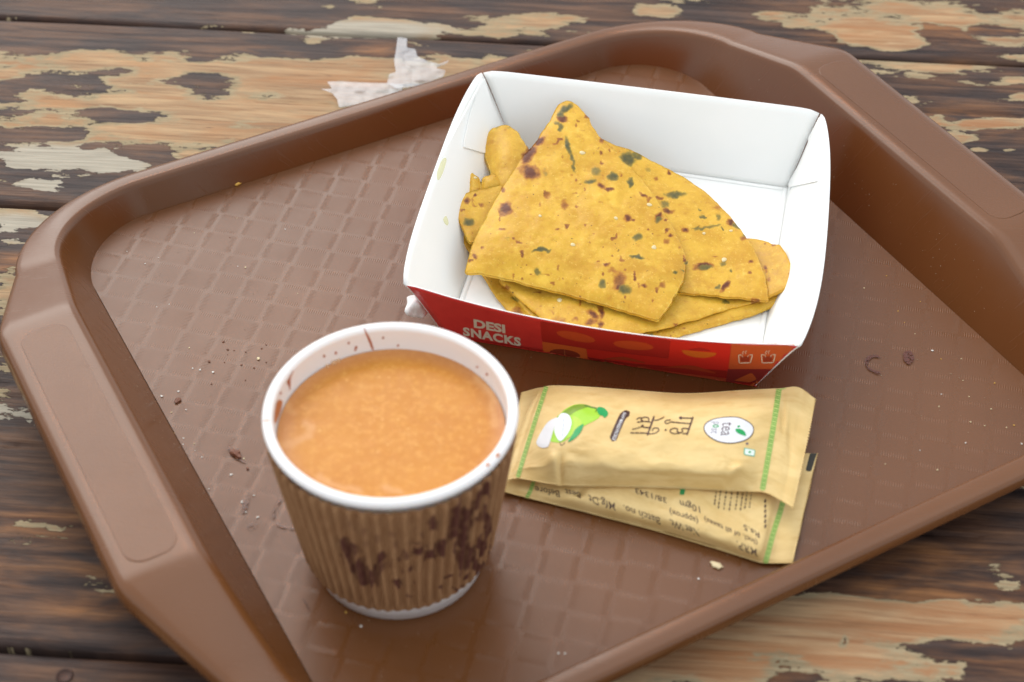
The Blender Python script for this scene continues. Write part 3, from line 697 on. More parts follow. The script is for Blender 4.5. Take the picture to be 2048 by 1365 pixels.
    pj.text('printed_word', 'DESI', (979, 652.0), (1, .185), (-.06, -1), 64, 15.5, CRM, .00014, bold=.045)
    pj.text('printed_word', 'SNACKS', (984, 673.0), (1, .190), (-.06, -1), 118, 15.5, CRM, .00014, bold=.045, space=1.10)
    # faint turmeric rub on the left wall's rim
    tu = NT('turmeric_rub', .5, lin(240, 240, 190)); tu.b.inputs['Alpha'].default_value = .55
    pl = Proj(lf_); pl.o = root
    pl.polys('turmeric_stain', [spline([(874, 345), (884, 320), (893, 318), (886, 345), (876, 362)], 4), spline([(886, 440), (892, 432), (897, 446), (893, 452)], 4)], tu.m, .00008, 4)
build_box()

# ------------------------------------------------------------------ flatbreads
def rbf(ctrl):
    c = np.array(ctrl, float); X = c[:, :2] / 300; z = c[:, 2]
    d = np.linalg.norm(X[:, None] - X[None], axis=-1); K = np.where(d > 0, d * d * np.log(d + 1e-12), 0) + np.eye(len(c)) * .004
    Pm = np.hstack([np.ones((len(c), 1)), X]); A = np.block([[K, Pm], [Pm.T, np.zeros((3, 3))]])
    w = np.linalg.solve(A, np.concatenate([z, np.zeros(3)]))
    def f(x, y):
        q = np.stack([np.asarray(x) / 300, np.asarray(y) / 300], -1); dd = np.linalg.norm(q[..., None, :] - X, axis=-1)
        return (np.where(dd > 0, dd * dd * np.log(dd + 1e-12), 0) * w[:-3]).sum(-1) + w[-3] + q @ w[-2:]
    return f
# px, py, half length, half width, tilt
SCORCH = [(1126, 238, 11, 6, 15, 1), (1080, 283, 13, 6, -35, 1), (1056, 311, 9, 20, 35, 1), (1062, 345, 17, 13, 20, .95), (1052, 340, 20, 10, 0, .55), (1011, 418, 14, 12, 0, .95), (1129, 410, 7, 9, 0, .6), (1204, 373, 8, 5, 20, .8), (1218, 379, 8, 4, 0, .9), (1255, 436, 8, 6, -10, .9), (1202, 307, 5, 5, 0, .8), (1202, 281, 4, 5, 0, .8), (1155, 243, 3, 3, 0, .7), (1172, 233, 4, 4, 0, .8), (1203, 325, 5, 3, 20, .8), (1220, 301, 3, 3, 0, .7), (1288, 391, 8, 5, 30, .85), (1316, 436, 8, 8, 0, .9), (1240, 562, 13, 16, 10, .75), (1236, 575, 9, 6, 0, .9), (1213, 529, 7, 4, 10, .9), (949, 514, 6, 5, 0, .8), (941, 523, 4, 3, 0, .8), (1226, 542, 10, 6, 10, .5), (1288, 572, 6, 4, 0, .8), (1325, 571, 7, 6, 0, .6), (1198, 528, 10, 6, 0, .3), (1462, 446, 9, 6, 15, .9), (1369, 460, 8, 5, 10, .9), (1406, 533, 19, 6, -4, .95), (1449, 572, 14, 5, -48, .95), (1337, 423, 11, 5, 10, .85), (1319, 434, 6, 8, 0, .9), (1491, 476, 11, 5, -20, .7), (1433, 416, 9, 5, 0, .5), (1501, 524, 5, 4, 0, .8), (1498, 545, 4, 4, 0, .8), (1340, 471, 4, 4, 0, .85), (1333, 482, 6, 5, 0, .6), (1531, 540, 4, 8, 0, .7), (1538, 560, 3, 8, 0, .5), (1578, 550, 4, 4, 0, .9), (1546, 492, 5, 4, 0, .8), (1528, 488, 5, 3, 0, .7), (1338, 345, 4, 4, 20, .9), (1310, 358, 5, 4, 0, .6), (1240, 350, 4, 3, 0, .7),
          (933, 402, 7, 6, -30, .9), (951, 392, 4, 4, 0, .9), (963, 411, 5, 4, 0, .7), (925, 423, 4, 3, 0, .8), (919, 418, 3, 3, 0, .7), (1004, 379, 5, 4, 0, .8), (1187, 630, 14, 6, 30, .8), (1183, 645, 16, 5, -10, .7), (1203, 625, 4, 14, -10, .85), (1203, 650, 4, 9, 0, .8), (1120, 640, 16, 7, 10, .45), (1150, 640, 8, 5, 0, .6), (1035, 622, 12, 8, 0, .7), (1012, 575, 8, 5, 0, .6), (1510, 602, 8, 6, 0, .7), (981, 287, 9, 5, -25, .35), (1030, 300, 5, 3, 0, .3), (1011, 262, 5, 4, 0, .4)]
LEAFS = [(1131, 219, 14, 6, -30, 1), (1121, 227, 6, 7, 0, .9), (1113, 247, 7, 5, 30, .7), (1121, 256, 6, 9, 0, .8), (1136, 292, 5, 16, -12, .9), (1143, 318, 4, 14, -12, .8), (1148, 335, 3, 9, -10, .8), (1256, 317, 15, 11, 25, .95), (1275, 312, 11, 6, 10, .8), (1193, 343, 10, 9, 20, .6), (1181, 364, 12, 6, -10, .85), (1225, 354, 10, 6, 10, .9), (1262, 367, 5, 9, -10, .95), (1091, 347, 6, 9, 0, .5), (1084, 501, 18, 4, -2, .95), (1277, 516, 14, 4, 10, .95), (1275, 473, 8, 8, 0, .75), (1204, 567, 9, 7, -15, .75), (1250, 580, 12, 9, 0, .8), (1074, 543, 6, 9, -20, .7), (1350, 391, 20, 6, -3, .85), (1332, 411, 9, 7, 10, .6), (1408, 456, 22, 3.5, -12, .75), (1432, 450, 10, 3, 0, .6), (1475, 452, 9, 5, 15, .8), (1404, 433, 7, 4, 10, .85), (1401, 421, 3, 3, 0, .8), (1436, 434, 5, 6, 0, .6), (1446, 528, 9, 5, 0, .6), (1462, 543, 5, 4, 0, .7), (1296, 338, 8, 5, 0, .5), (1316, 440, 7, 5, 0, .8), (1410, 536, 16, 4, -4, .7), (1446, 458, 5, 2, 20, .8), (938, 444, 12, 8, 10, .85), (1351, 544, 7, 3, -10, .8), (1180, 375, 3, 10, 20, .2), (1012, 478, 6, 3, 0, .4), (1002, 420, 4, 4, 0, .4), (1435, 575, 4, 4, 0, .7), (1450, 605, 8, 4, -10, .8), (1030, 598, 9, 5, 20, .7), (1300, 674, 5, 4, 0, .9), (1490, 470, 6, 4, 0, .7), (1108, 306, 4, 5, 0, .35), (1018, 256, 4, 3, 0, .5), (996, 253, 4, 3, 0, .5), (982, 345, 3, 9, 0, .6), (1373, 525, 4, 4, 0, .8), (1366, 540, 5, 2, 30, .7)]
PALE = [(1165, 306, 10, 9, .0), (1190, 385, 14, 12, .5), (1226, 385, 7, 20, .6), (1085, 560, 12, 6, .7), (1060, 545, 8, 8, .5), (1045, 380, 20, 6, .45), (960, 440, 10, 20, .3)]
def bread_material():
    t = NT('flatbread_crust', .5, spec=.27); o = t.attr('gpos', True)
    a = t.sep(t.attr('spots', True))
    n1 = t.noise(o, 70, 4, .6); n2 = t.noise(o, 420, 4, .65); n3 = t.noise(o, 1300, 2, .6)
    c = t.mix(t.ramp(n1, .3, .7), lin(194, 146, 44), lin(214, 171, 60))
    c = t.mix(t.math('MULTIPLY', t.ramp(t.noise(o, 170, 4, .65), .52, .7), .5), c, lin(222, 182, 70))
    c = t.mix(t.math('MULTIPLY', t.ramp(n2, .55, .72), .55), c, lin(230, 194, 92))
    c = t.mix(t.math('MULTIPLY', t.ramp(n2, .46, .30), .38), c, lin(180, 120, 40))
    c = t.mix(t.math('MULTIPLY', t.ramp(n3, .64, .72), .5), c, lin(236, 208, 120))
    spk = t.ramp(t.noise(o, 700, 2, .45), .73, .77); c = t.mix(t.math('MULTIPLY', spk, .8), c, lin(84, 62, 34))
    c = t.mix(a[2], c, lin(234, 196, 78))
    br = t.math('ADD', a[0], t.math('MULTIPLY', t.math('SUBTRACT', n2, .5), .75)); 
    c = t.mix(t.math('MULTIPLY', t.ramp(br, .12, .55), .75), c, lin(158, 92, 36))
    c = t.mix(t.math('MULTIPLY', t.ramp(br, .42, .95), .95), c, lin(88, 40, 28))
    lf = t.math('ADD', a[1], t.math('MULTIPLY', t.math('SUBTRACT', n2, .5), .7))
    c = t.mix(t.math('MULTIPLY', t.ramp(lf, .15, .6), .85), c, lin(120, 108, 46)); c = t.mix(t.math('MULTIPLY', t.ramp(lf, .45, 1.0), .9), c, lin(70, 74, 48))
    t.base(c)
    t.b.inputs['Subsurface Weight'].default_value = .18; t.b.inputs['Subsurface Radius'].default_value = (.003, .0016, .0005); t.b.inputs['Subsurface Scale'].default_value = .5
    rr = t.n('ShaderNodeMapRange'); t.l(n2, rr.inputs[0]); rr.inputs[1].default_value = .3; rr.inputs[2].default_value = .7; rr.inputs[3].default_value = .28; rr.inputs[4].default_value = .50; t.rough(rr.outputs[0])
    t.bump(n2, .16, .0010); t.bump(n3, .2, .0004); t.bump(t.noise(o, 150, 3, .6), .2, .001); t.bump(br, -.15, .0006)
    return t.m
BREAD = bread_material()
def sheet(name, outline, ctrl, parent, step=3.2, thick=.0022, seed=0, smoothn=4, edge_px=14, edge_drop=.0012, wave=.0005, bulge=None):
    pl = spline(outline, smoothn); pl = resample(pl, step)
    s = np.arange(len(pl)); nz = (fbm(s * .21, 0 * s + seed, seed, 3) - .5) * 5.0; nz2 = (fbm(s * .21, 0 * s + seed + 5.5, seed + 3, 3) - .5) * 5.0
    pl = pl + np.stack([nz, nz2], -1)
    q, f, nb = cdt(pl, step); f = [ff for ff in f]
    zf = rbf(ctrl); z = zf(q[:, 0], q[:, 1])
    d = bdist(pl, q[:, 0], q[:, 1])
    z = z - edge_drop * np.exp(-(d / edge_px) ** 1.2) + wave * (fbm(q[:, 0] / 60, q[:, 1] / 45, seed + 2, 3) - .5) * 2 + .00014 * (fbm(q[:, 0] / 7, q[:, 1] / 7, seed + 9, 2) - .5)
    if bulge is not None: z = z + bulge(q[:, 0], q[:, 1])
    V = PA(q[:, 0], q[:, 1], z)
    xs = q[:, 0] + (fbm(q[:, 0] / 9, q[:, 1] / 9, 31, 3) - .5) * 11; ys = q[:, 1] + (fbm(q[:, 0] / 9, q[:, 1] / 9, 57, 3) - .5) * 11
    def spots(L):
        r = 0 * xs
        for (cx, cy, rx, ry, ti, w) in L:
            t = math.radians(ti); dx, dy = xs - cx, ys - cy; u = (dx * math.cos(t) + dy * math.sin(t)) / (rx * 1.2); v = (-dx * math.sin(t) + dy * math.cos(t)) / (ry * 1.2)
            r = np.maximum(r, w * (1 - sstep(.30, 1.40, np.sqrt(u * u + v * v))))
        return r
    sc = spots(SCORCH); lf = spots(LEAFS); pa = spots([(x, y, a, b, 0, w) for x, y, a, b, w in PALE]) * .8
    sc = np.maximum(sc, .7 * sstep(.80, .90, vn(q[:, 0] / 9 + seed, q[:, 1] / 9, 71)) * sstep(.5, .8, vn(q[:, 0] / 40, q[:, 1] / 40, 72)))
    n0 = len(V); lowb = V.copy(); lowb[:, 2] -= thick
    # a cut edge, rounded: mid ring pushed slightly outward
    cen = V[:nb].mean(0); mid = V[:nb].copy(); o = mid - cen; o[:, 2] = 0; o /= np.linalg.norm(o, axis=1)[:, None] + 1e-9; mid = mid + o * thick * .22; mid[:, 2] -= thick * .5
    F = [list(ff) for ff in f]
    a0, p0 = F[0][0], None
    nrm = np.cross(V[F[0][1]] - V[F[0][0]], V[F[0][2]] - V[F[0][0]])
    if nrm[2] < 0: F = [ff[::-1] for ff in F]
    fl = [[k + n0 + nb for k in ff][::-1] for ff in F]
    sd = []
    for k in range(nb):
        j = (k + 1) % nb; sd.append([k, k + n0, j + n0, j]); sd.append([k + n0, k + n0 + nb, j + n0 + nb, j + n0])
    allV = np.concatenate([V, mid, lowb]); sp = np.stack([sc, lf, pa], -1); sp = np.concatenate([sp, sp[:nb], sp])
    g = np.stack([allV[:, 0], allV[:, 1], allV[:, 2] * .5], -1) + seed * .13
    return mesh_obj(name, allV, F + sd + fl, BREAD, parent, attrs={'spots': sp, 'gpos': g})

def build_breads():
    A_out = [(1098, 243), (1110, 222), (1119, 209), (1131, 203), (1145, 205), (1160, 215), (1176, 236), (1190, 260), (1203, 278), (1240, 312), (1285, 360), (1318, 408), (1348, 456), (1366, 500), (1372, 528), (1364, 565), (1344, 602), (1322, 634), (1317, 641), (1316, 641.5), (1314, 641), (1300, 637), (1250, 622), (1180, 602), (1090, 578), (1010, 558), (965, 548), (938, 547), (931, 546), (930.5, 545), (930.5, 543), (934, 525), (945, 490), (962, 452), (985, 410), (1010, 366), (1040, 322), (1072, 282)]
    A_ctl = [(1131, 205, .0315), (1200, 280, .0275), (1098, 245, .0305), (1040, 322, .0270), (985, 410, .0235), (945, 490, .0200), (935, 540, .0180), (1010, 556, .0160), (1130, 588, .0150), (1250, 620, .0148), (1314, 638, .0146), (1345, 600, .0160), (1370, 530, .0182), (1340, 450, .0205), (1270, 345, .0245), (1150, 420, .0235), (1150, 512, .0212), (1280, 522, .0206), (1060, 504, .0214), (1000, 498, .0212), (1345, 535, .0192)]
    B_out = [(1150, 255), (1200, 276), (1232, 292), (1266, 303), (1302, 321), (1342, 342), (1382, 364), (1420, 393), (1456, 429), (1486, 466), (1507, 497), (1523, 532), (1533, 566), (1535, 590), (1536, 600), (1536, 601), (1535, 602), (1522, 601), (1460, 594), (1400, 588), (1330, 584), (1230, 560), (1130, 510), (1090, 430), (1100, 320)]
    B_ctl = [(1200, 276, .0245), (1300, 321, .0200), (1382, 364, .0160), (1456, 429, .0145), (1507, 497, .0142), (1533, 566, .0140), (1533, 600, .0125), (1460, 594, .0126), (1390, 585, .0128), (1230, 540, .0130), (1150, 400, .0190), (1400, 480, .0155), (1350, 420, .0175), (1250, 340, .0210)]
    t1 = thing('folded_flatbread', 'top yellow flatbread folded in quarters, rounded tip leaning on the box wall', 'flatbread', 'flatbreads in the snack box')
    sheet('upper_layer', A_out, A_ctl, t1, step=3.0, thick=.0009, seed=1, edge_px=9, edge_drop=.0008, wave=.0008)
    sheet('lower_layer', B_out, B_ctl, t1, step=3.2, thick=.0009, seed=2, edge_px=6, edge_drop=.0005)
    t2 = thing('folded_flatbread', 'middle yellow flatbread folded under the top one, rounded end to the right', 'flatbread', 'flatbreads in the snack box')
    D_out = [(1004, 552), (1020, 580), (1056, 612), (1092, 640), (1130, 668), (1200, 684), (1268, 667), (1340, 652), (1430, 625), (1520, 600), (1572, 578), (1588, 556), (1589, 546), (1582, 528), (1574, 511), (1561, 493), (1557, 491), (1545, 490), (1530, 482), (1510, 478), (1400, 470), (1200, 470), (1050, 500)]
    D_ctl = [(1004, 552, .0112), (1092, 640, .0108), (1200, 684, .0100), (1340, 652, .0104), (1520, 600, .0108), (1572, 578, .0150), (1587, 556, .0170), (1560, 493, .0150), (1545, 530, .0130), (1400, 540, .0112), (1200, 540, .0115), (1510, 478, .0105), (1150, 630, .0114), (1250, 640, .0112)]
    E_out = [(1000, 552), (1030, 592), (1060, 632), (1090, 670), (1180, 700), (1290, 690), (1380, 662), (1470, 637), (1555, 606), (1580, 580), (1585, 560), (1540, 540), (1300, 520), (1080, 510)]
    E_ctl = [(1000, 552, .0092), (1090, 670, .0086), (1290, 690, .0080), (1470, 637, .0080), (1580, 575, .0130), (1555, 606, .0095), (1300, 560, .0088), (1100, 540, .0090)]
    sheet('upper_layer', D_out, D_ctl, t2, step=3.6, thick=.0010, seed=3, edge_px=6, edge_drop=.0005, wave=.0003)
    sheet('lower_layer', E_out, E_ctl, t2, step=4.5, thick=.0018, seed=4, edge_px=7, edge_drop=.0006, wave=.0002)
    t3 = thing('folded_flatbread', 'lowest flatbread, half hidden, with a rolled flap rising at the left', 'flatbread', 'flatbreads in the snack box')
    G_out = [(903, 403), (912, 394), (940, 384), (975, 376), (1010, 368), (1060, 372), (1120, 430), (1150, 520), (1120, 570), (1100, 520), (1030, 520), (985, 500), (955, 485), (936, 484), (926, 458), (912, 428)]
    G_ctl = [(905, 404, .0195), (960, 380, .0190), (1010, 370, .0180), (936, 484, .0165), (1000, 440, .0165), (1060, 400, .0160), (1120, 500, .0120), (1150, 540, .0105), (930, 430, .0190)]
    sheet('upper_flap', G_out, G_ctl, t3, step=3.6, thick=.0010, seed=5, edge_px=6, edge_drop=.0005)
    H_out = [(922, 470), (940, 505), (966, 550), (990, 588), (1018, 624), (1050, 660), (1110, 668), (1160, 600), (1150, 500), (1040, 440), (960, 440)]
    H_ctl = [(922, 470, .0140), (940, 505, .0105), (966, 550, .0085), (1018, 624, .0074), (1110, 668, .0070), (1150, 540, .0075), (1040, 460, .0085), (990, 500, .0086)]
    sheet('lower_flap', H_out, H_ctl, t3, step=4.2, thick=.0014, seed=6, edge_px=7, edge_drop=.0004, wave=.0002)
    R_out = [(1002, 251), (1014, 250), (1026, 256), (1038, 266), (1042, 278), (1050, 288), (1057, 298), (1062, 320), (1040, 372), (1000, 378), (984, 358), (976, 330), (969, 302), (967, 282), (972, 268), (985, 257)]
    R_ctl = [(1008, 252, .0228), (985, 258, .0216), (1040, 280, .0220), (1060, 310, .0205), (968, 290, .0190), (976, 330, .0180), (1012, 310, .0228), (1015, 370, .0190), (990, 365, .0180)]
    sheet('rolled_flap', R_out, R_ctl, t3, step=3.2, thick=.0018, seed=8, edge_px=7, edge_drop=.0008)
    Q_out = [(941, 345), (950, 351), (958, 357), (960, 368), (962, 392), (940, 394), (937, 372), (937, 354)]
    sheet('small_fold', Q_out, [(945, 350, .0205), (958, 358, .0200), (940, 390, .0185), (960, 390, .0175)], t3, step=2.5, thick=.0020, seed=9, edge_px=5, edge_drop=.0012)
    K_out = [(966, 356), (985, 349), (1000, 352), (1015, 360), (1010, 378), (985, 384), (966, 384), (962, 370)]
    o = sheet('charred_fold', K_out, [(966, 356, .0195), (1005, 355, .0190), (970, 382, .0180), (1005, 378, .0172), (985, 362, .0196)], t3, step=2.5, thick=.0020, seed=10, edge_px=6, edge_drop=.0014)
    # sesame seeds baked into the surface
    sd = NT('sesame', .4, lin(232, 206, 150)); sd.b.inputs['Subsurface Weight'].default_value = .2
    bm = bmesh.new(); bmesh.ops.create_uvsphere(bm, u_segments=12, v_segments=8, radius=1.0)
    for v in bm.verts: v.co.x *= (1.0 + .25 * v.co.y)
    me = bpy.data.meshes.new('sesame_seed'); bm.to_mesh(me); bm.free(); me.materials.append(sd.m)
    for p in me.polygons: p.use_smooth = True
    bt = {}
    for th in (t1, t2, t3):
        for c in th.children: bt[c] = BVHTree.FromPolygons([v.co.copy() for v in c.data.vertices], [tuple(p.vertices) for p in c.data.polygons])
    for (x, y, r) in [(1165, 306, 1.1), (1299, 410, 1), (1308, 495, 1.05), (1448, 520, 1.1), (1119, 601, 1.05), (1146, 490, .9), (1232, 437, .8), (1408, 467, .7), (951, 356, .8), (1080, 432, .7), (1462, 462, .7)]:
        d = Vector(((x - PW / 2) / FPX) * _r - ((y - PH / 2) / FPX) * _u + _fw).normalized(); best = None
        for c, b in bt.items():
            loc, nor, i, dist = b.ray_cast(Vector(CAMPOS), d)
            if loc is not None and (best is None or dist < best[1]): best = (c, dist, loc, nor)
        if best is None: continue
        ob = bpy.data.objects.new('sesame_seed', me); COL.objects.link(ob); ob.parent = best[0]; ob.location = best[2]
        q = best[3].to_track_quat('Z', 'Y'); ob.rotation_mode = 'QUATERNION'; ob.rotation_quaternion = q @ Matrix.Rotation(random.uniform(0, 3), 3, 'Z').to_quaternion()
        ob.scale = (.0011 * r * .8, .0011 * r, .00035)
build_breads()

# ------------------------------------------------------------------ sachets
def kraft(name):
    t = NT(name, .5, spec=.4); o = t.attr('suv', True)
    c = t.mix(t.ramp(t.noise(t.mapping(o, (30, 60, 1)), 1.6, 5, .65), .3, .72), lin(212, 181, 118), lin(230, 202, 142))
    c = t.mix(t.math('MULTIPLY', t.ramp(t.noise(t.mapping(o, (60, 160, 1)), 2.2, 4, .6), .5, .75), .5), c, lin(202, 166, 98))
    t.base(c)
    t.bump(t.noise(t.mapping(o, (40, 20, 1)), 1.2, 3, .5), .35, .0007)
    s = t.sep(o); cr = t.sep(t.attr('crimp', True))
    w = t.math('MULTIPLY', t.math('SINE', t.math('MULTIPLY', s[0], 1100.0)), cr[0]); t.bump(w, .5, .0004)
    w2 = t.math('MULTIPLY', t.math('SINE', t.math('MULTIPLY', s[1], 420.0)), cr[1]); t.bump(w2, .35, .0004)
    return t.m
KRAFT = kraft('kraft_film')
def cr_axis(vals, x):
    """Catmull-Rom along axis 0 of vals (n, ...) at x in [0, n-1]"""
    n = len(vals); i = np.clip(np.floor(x).astype(int), 0, n - 2); t = (x - i).reshape(-1, *([1] * (vals.ndim - 1)))
    g = lambda k: vals[np.clip(k, 0, n - 1)]
    a, b, c, d = g(i - 1), g(i), g(i + 1), g(i + 2)
    a = np.where((i == 0).reshape(t.shape), 2 * b - c, a); d = np.where((i == n - 2).reshape(t.shape), 2 * c - b, d)
    return .5 * ((2 * b) + (c - a) * t + (2 * a - 5 * b + 4 * c - d) * t * t + (3 * b - a - 3 * c + d) * t ** 3)
def sachet(root, pts, us, vs, seed, creases=(), serr=.0007):
    """pts: rows (near to far) of (px,py,z) control points"""
    C = np.array([[P(*q) for q in row] for row in pts])          # nv x nu x 3
    NU, NV = 220, 90
    u = np.linspace(0, 1, NU); v = np.linspace(0, 1, NV)
    A = cr_axis(C, np.interp(v, vs, np.arange(len(vs)))); A = np.swapaxes(cr_axis(np.swapaxes(A, 0, 1), np.interp(u, us, np.arange(len(us)))), 0, 1)   # NV x NU
    U, Vv = np.meshgrid(u, v); e = np.minimum(np.minimum(U, 1 - U) / .1, np.minimum(Vv, 1 - Vv) / .12); e = np.clip(e, 0, 1)
    w = (fbm(U * 7, Vv * 4, seed, 4) - .5) * .0016 + (np.abs(fbm(U * 7 + 3, Vv * 4, seed + 4, 2) - .5) - .12) * -.0026
    A[..., 2] += w * e
    px, py = proj(A)
    for (x, y, rx, ry, h) in creases:
        A[..., 2] += h * np.exp(-((px - x) / rx) ** 2 - ((py - y) / ry) ** 2)
    cl = 1 - sstep(us[1] - .018, us[1] - .005, U); cr = sstep(us[-2] + .005, us[-2] + .02, U)
    cr_m = np.maximum(cl, cr)
    # zigzag cut on both crimped ends
    L = np.linalg.norm(A[:, -1] - A[:, 0], axis=-1)[:, None]
    zz = (np.abs(((v * 46) % 1) - .5) * 2 - .5) * serr
    dirn = (A[:, 1] - A[:, 0]); dirn /= np.linalg.norm(dirn, axis=1)[:, None]; A[:, 0] += dirn * zz[:, None]
    dirn = (A[:, -1] - A[:, -2]); dirn /= np.linalg.norm(dirn, axis=1)[:, None]; A[:, -1] += dirn * zz[:, None]
    B = A.copy(); k = v[:, None]
    zb = A[0, :, 2][None] * (1 - k) + A[-1, :, 2][None] * k
    B[..., 2] = np.minimum(A[..., 2], zb) - .0003 - .0012 * (np.clip(np.minimum(U, 1 - U) * 8, 0, 1) * np.sin(np.pi * Vv))
    B[..., 2] = np.maximum(B[..., 2], ZF + .0005)
    n0 = NU * NV; V = np.concatenate([A.reshape(-1, 3), B.reshape(-1, 3)])
    f1 = grid_faces(NV, NU, flip=True); f2 = grid_faces(NV, NU, off=n0)
    idx = np.arange(n0).reshape(NV, NU); ring = np.concatenate([idx[:, 0], idx[-1, 1:], idx[-2::-1, -1], idx[0, -2:0:-1]]); r2 = np.roll(ring, -1)
    f3 = np.stack([ring, ring + n0, r2 + n0, r2], -1)
    suv = np.stack([U * .10, Vv * .047, 0 * U + seed], -1).reshape(-1, 3); cm = np.stack([0 * U, cr_m, 0 * U], -1)
    cm[..., 0] = cr_m; cm[..., 1] = cr_m * .0
    cm = cm.reshape(-1, 3)
    return mesh_obj('pouch', V, np.concatenate([f1, f2, f3]), KRAFT, root, attrs={'suv': np.tile(suv, (2, 1)), 'crimp': np.tile(cm, (2, 1))})
def stitch_band(pj, path, w, n, seed):
    LG, DG = flat('stitch_light_green', lin(176, 198, 112), .5), flat('stitch_green', lin(98, 156, 58), .5)
    pj.strokes('stitch_band', [(path, w)], LG, .00010, 4)
    p = np.array(path, float); L = np.concatenate([[0], np.cumsum(np.linalg.norm(np.diff(p, axis=0), axis=1))]); S_ = []
    for k in range(n):
        s0 = L[-1] * (k + .15) / n; s1 = L[-1] * (k + .75) / n
        c0 = np.array([np.interp(s0, L, p[:, 0]), np.interp(s0, L, p[:, 1])]); c1 = np.array([np.interp(s1, L, p[:, 0]), np.interp(s1, L, p[:, 1])])
        sgn = 1 if k % 2 else -1; S_.append(([c0 - [w * .45, 0], (c0 + c1) / 2 + [0, sgn * .6], c1 + [w * .45, 0]], 1.6))
    pj.strokes('stitch', S_, DG, .00016, 4)

def build_sachets():
    # ---- lower sachet, back side up
    r2 = thing('sachet', 'lower kraft sachet lying back side up, small print showing, slid out below the other', 'sachet', 'pickle sachets')
    us = [0, .07, .25, .5, .72, .88, .935, 1]; vs = [0, .10, .25, .5, .75, 1]
    near = [(998, 981), (1052, 995), (1166, 1023), (1312, 1060), (1430, 1095), (1506, 1121), (1532, 1126), (1585, 1126)]
    vec = np.array([50, -218.0])
    zs = {0: [.0062, .0055, .0052, .0050, .0050, .0052, .0055, .0055], .10: [.0064, .0068, .0092, .0098, .0098, .0086, .0066, .0058], .25: [.0066, .0080, .0112, .0120, .0118, .0105, .0078, .0062], .5: [.0068, .0085, .0118, .0124, .0122, .0110, .0082, .0066], .75: [.0068, .0082, .0108, .0112, .0112, .0102, .0080, .0066], 1: [.0064, .0066, .0070, .0072, .0072, .0070, .0066, .0062]}
    rows = []
    for v in vs:
        k = {0: 0, .10: .06, .25: .2, .5: .47, .75: .75, 1: 1}[v]
        rows.append([(x + vec[0] * k * (1 if i else .9), y + vec[1] * k * (.90 if i == 0 else 1) - (zs[v][i] - zs[0][i]) * 1500, zs[v][i]) for i, (x, y) in enumerate(near)])
    b = sachet(r2, rows, us, vs, 21, creases=[(1158, 985, 10, 8, -.0015), (1150, 1000, 20, 8, .0006)])
    pj = Proj(b)
    INK = flat('print_ink_grey', lin(96, 76, 58), .45); GR = flat('print_green_mark', lin(46, 140, 84), .45); BK = flat('print_black_mark', lin(42, 40, 32), .45)
    xd, ud = (-1, -.335), (.13, 1)
    for tx, c, w, h, sl in [('MRP.', (1494, 1098), 44, 15, .42), ('(Incl. of all taxes)', (1462, 1063), 116, 10.5, .44), ('Rs.5', (1503, 1063), 36, 11.5, .55), ('Net Wt.', (1369, 1056), 62, 14, .36), ('(approx)', (1368, 1034), 60, 12, .33), ('10gm', (1380, 1014), 42, 13.5, .32), ('Batch no.', (1284, 1030), 78, 14, .35), ('38/1343', (1302, 992), 66, 11, .32), ('Mfg.Dt', (1204, 1006), 56, 15, .32), ('Before', (1095, 984), 50, 13, .20), ('Best', (1146, 988), 32, 12, .26)]:
        pj.text('printed_word', tx, c, (-1, -sl), ud, w, h, INK, .00012, bold=.004)
    lines = []
    for i, (x, y) in enumerate([(1432, 990), (1440, 996), (1451, 998), (1462, 1000), (1474, 1000), (1484, 1000), (1493, 996), (1502, 996)]):
        for k in range(6):
            yy = y + (k - 2.5) * 7.5 + random.uniform(-1, 1); ln = random.uniform(2.4, 3.2)
            lines.append(([(x + (yy - y) * -.14, yy - ln), (x + (yy + 2 * ln - y) * -.14, yy + ln)], random.choice([2.2, 2.8, 1.8])))
    pj.strokes('small_print', lines, INK, .00012, 4)
    pj.strokes('small_print', [([(1531, 1000 + 10 * k), (1529.5, 1006 + 10 * k)], 4) for k in range(6)], INK, .00012, 4)
    pj.poly('veg_mark', [(1361, 978), (1371, 979), (1368, 991), (1359, 990)], GR, .00012, 4)
    pj.poly('registration_mark', [(1620, 908), (1634, 906), (1622, 944), (1611, 942)], BK, .00012, 4)
    stitch_band(pj, [(1573, 975), (1562, 1018), (1546, 1068), (1531, 1125)], 11, 34, 1)
    stitch_band(pj, [(1068, 962), (1062, 980), (1054, 995)], 8, 8, 2)
    # ---- upper sachet, front side up
    r1 = thing('sachet', 'upper kraft sachet lying face up, green mango and white oval logo printed on it', 'sachet', 'pickle sachets')
    us = [0, .075, .20, .42, .62, .80, .90, .95, 1]; vs = [0, .12, .27, .52, .80, 1]
    v0 = [(1001, 969, .0090), (1034, 957, .0105), (1119, 970, .0125), (1240, 973, .0135), (1360, 976, .0138), (1465, 982, .0140), (1524, 984, .0148), (1555, 997, .0142), (1586, 1016, .0138)]
    v2 = [(1014, 935, .0093), (1046, 924, .0125), (1119, 909, .0205), (1240, 925, .0225), (1360, 932, .0225), (1468, 936, .0220), (1533, 935, .0175), (1565, 950, .0155), (1598, 962, .0142)]
    v3 = [(1031, 888, .0095), (1062, 872, .0135), (1130, 866, .0220), (1245, 868, .0245), (1360, 870, .0245), (1475, 870, .0235), (1543, 870, .0190), (1577, 886, .0160), (1610, 905, .0145)]
    v4 = [(1055, 823, .0097), (1080, 812, .0130), (1145, 812, .0195), (1255, 818, .0215), (1365, 821, .0215), (1480, 816, .0210), (1553, 812, .0180), (1590, 820, .0162), (1624, 838, .0150)]
    v5 = [(1078, 783, .0100), (1096, 772, .0115), (1160, 773, .0140), (1260, 780, .0145), (1370, 787, .0140), (1480, 781, .0148), (1559, 777, .0158), (1597, 775, .0162), (1631, 798, .0158)]
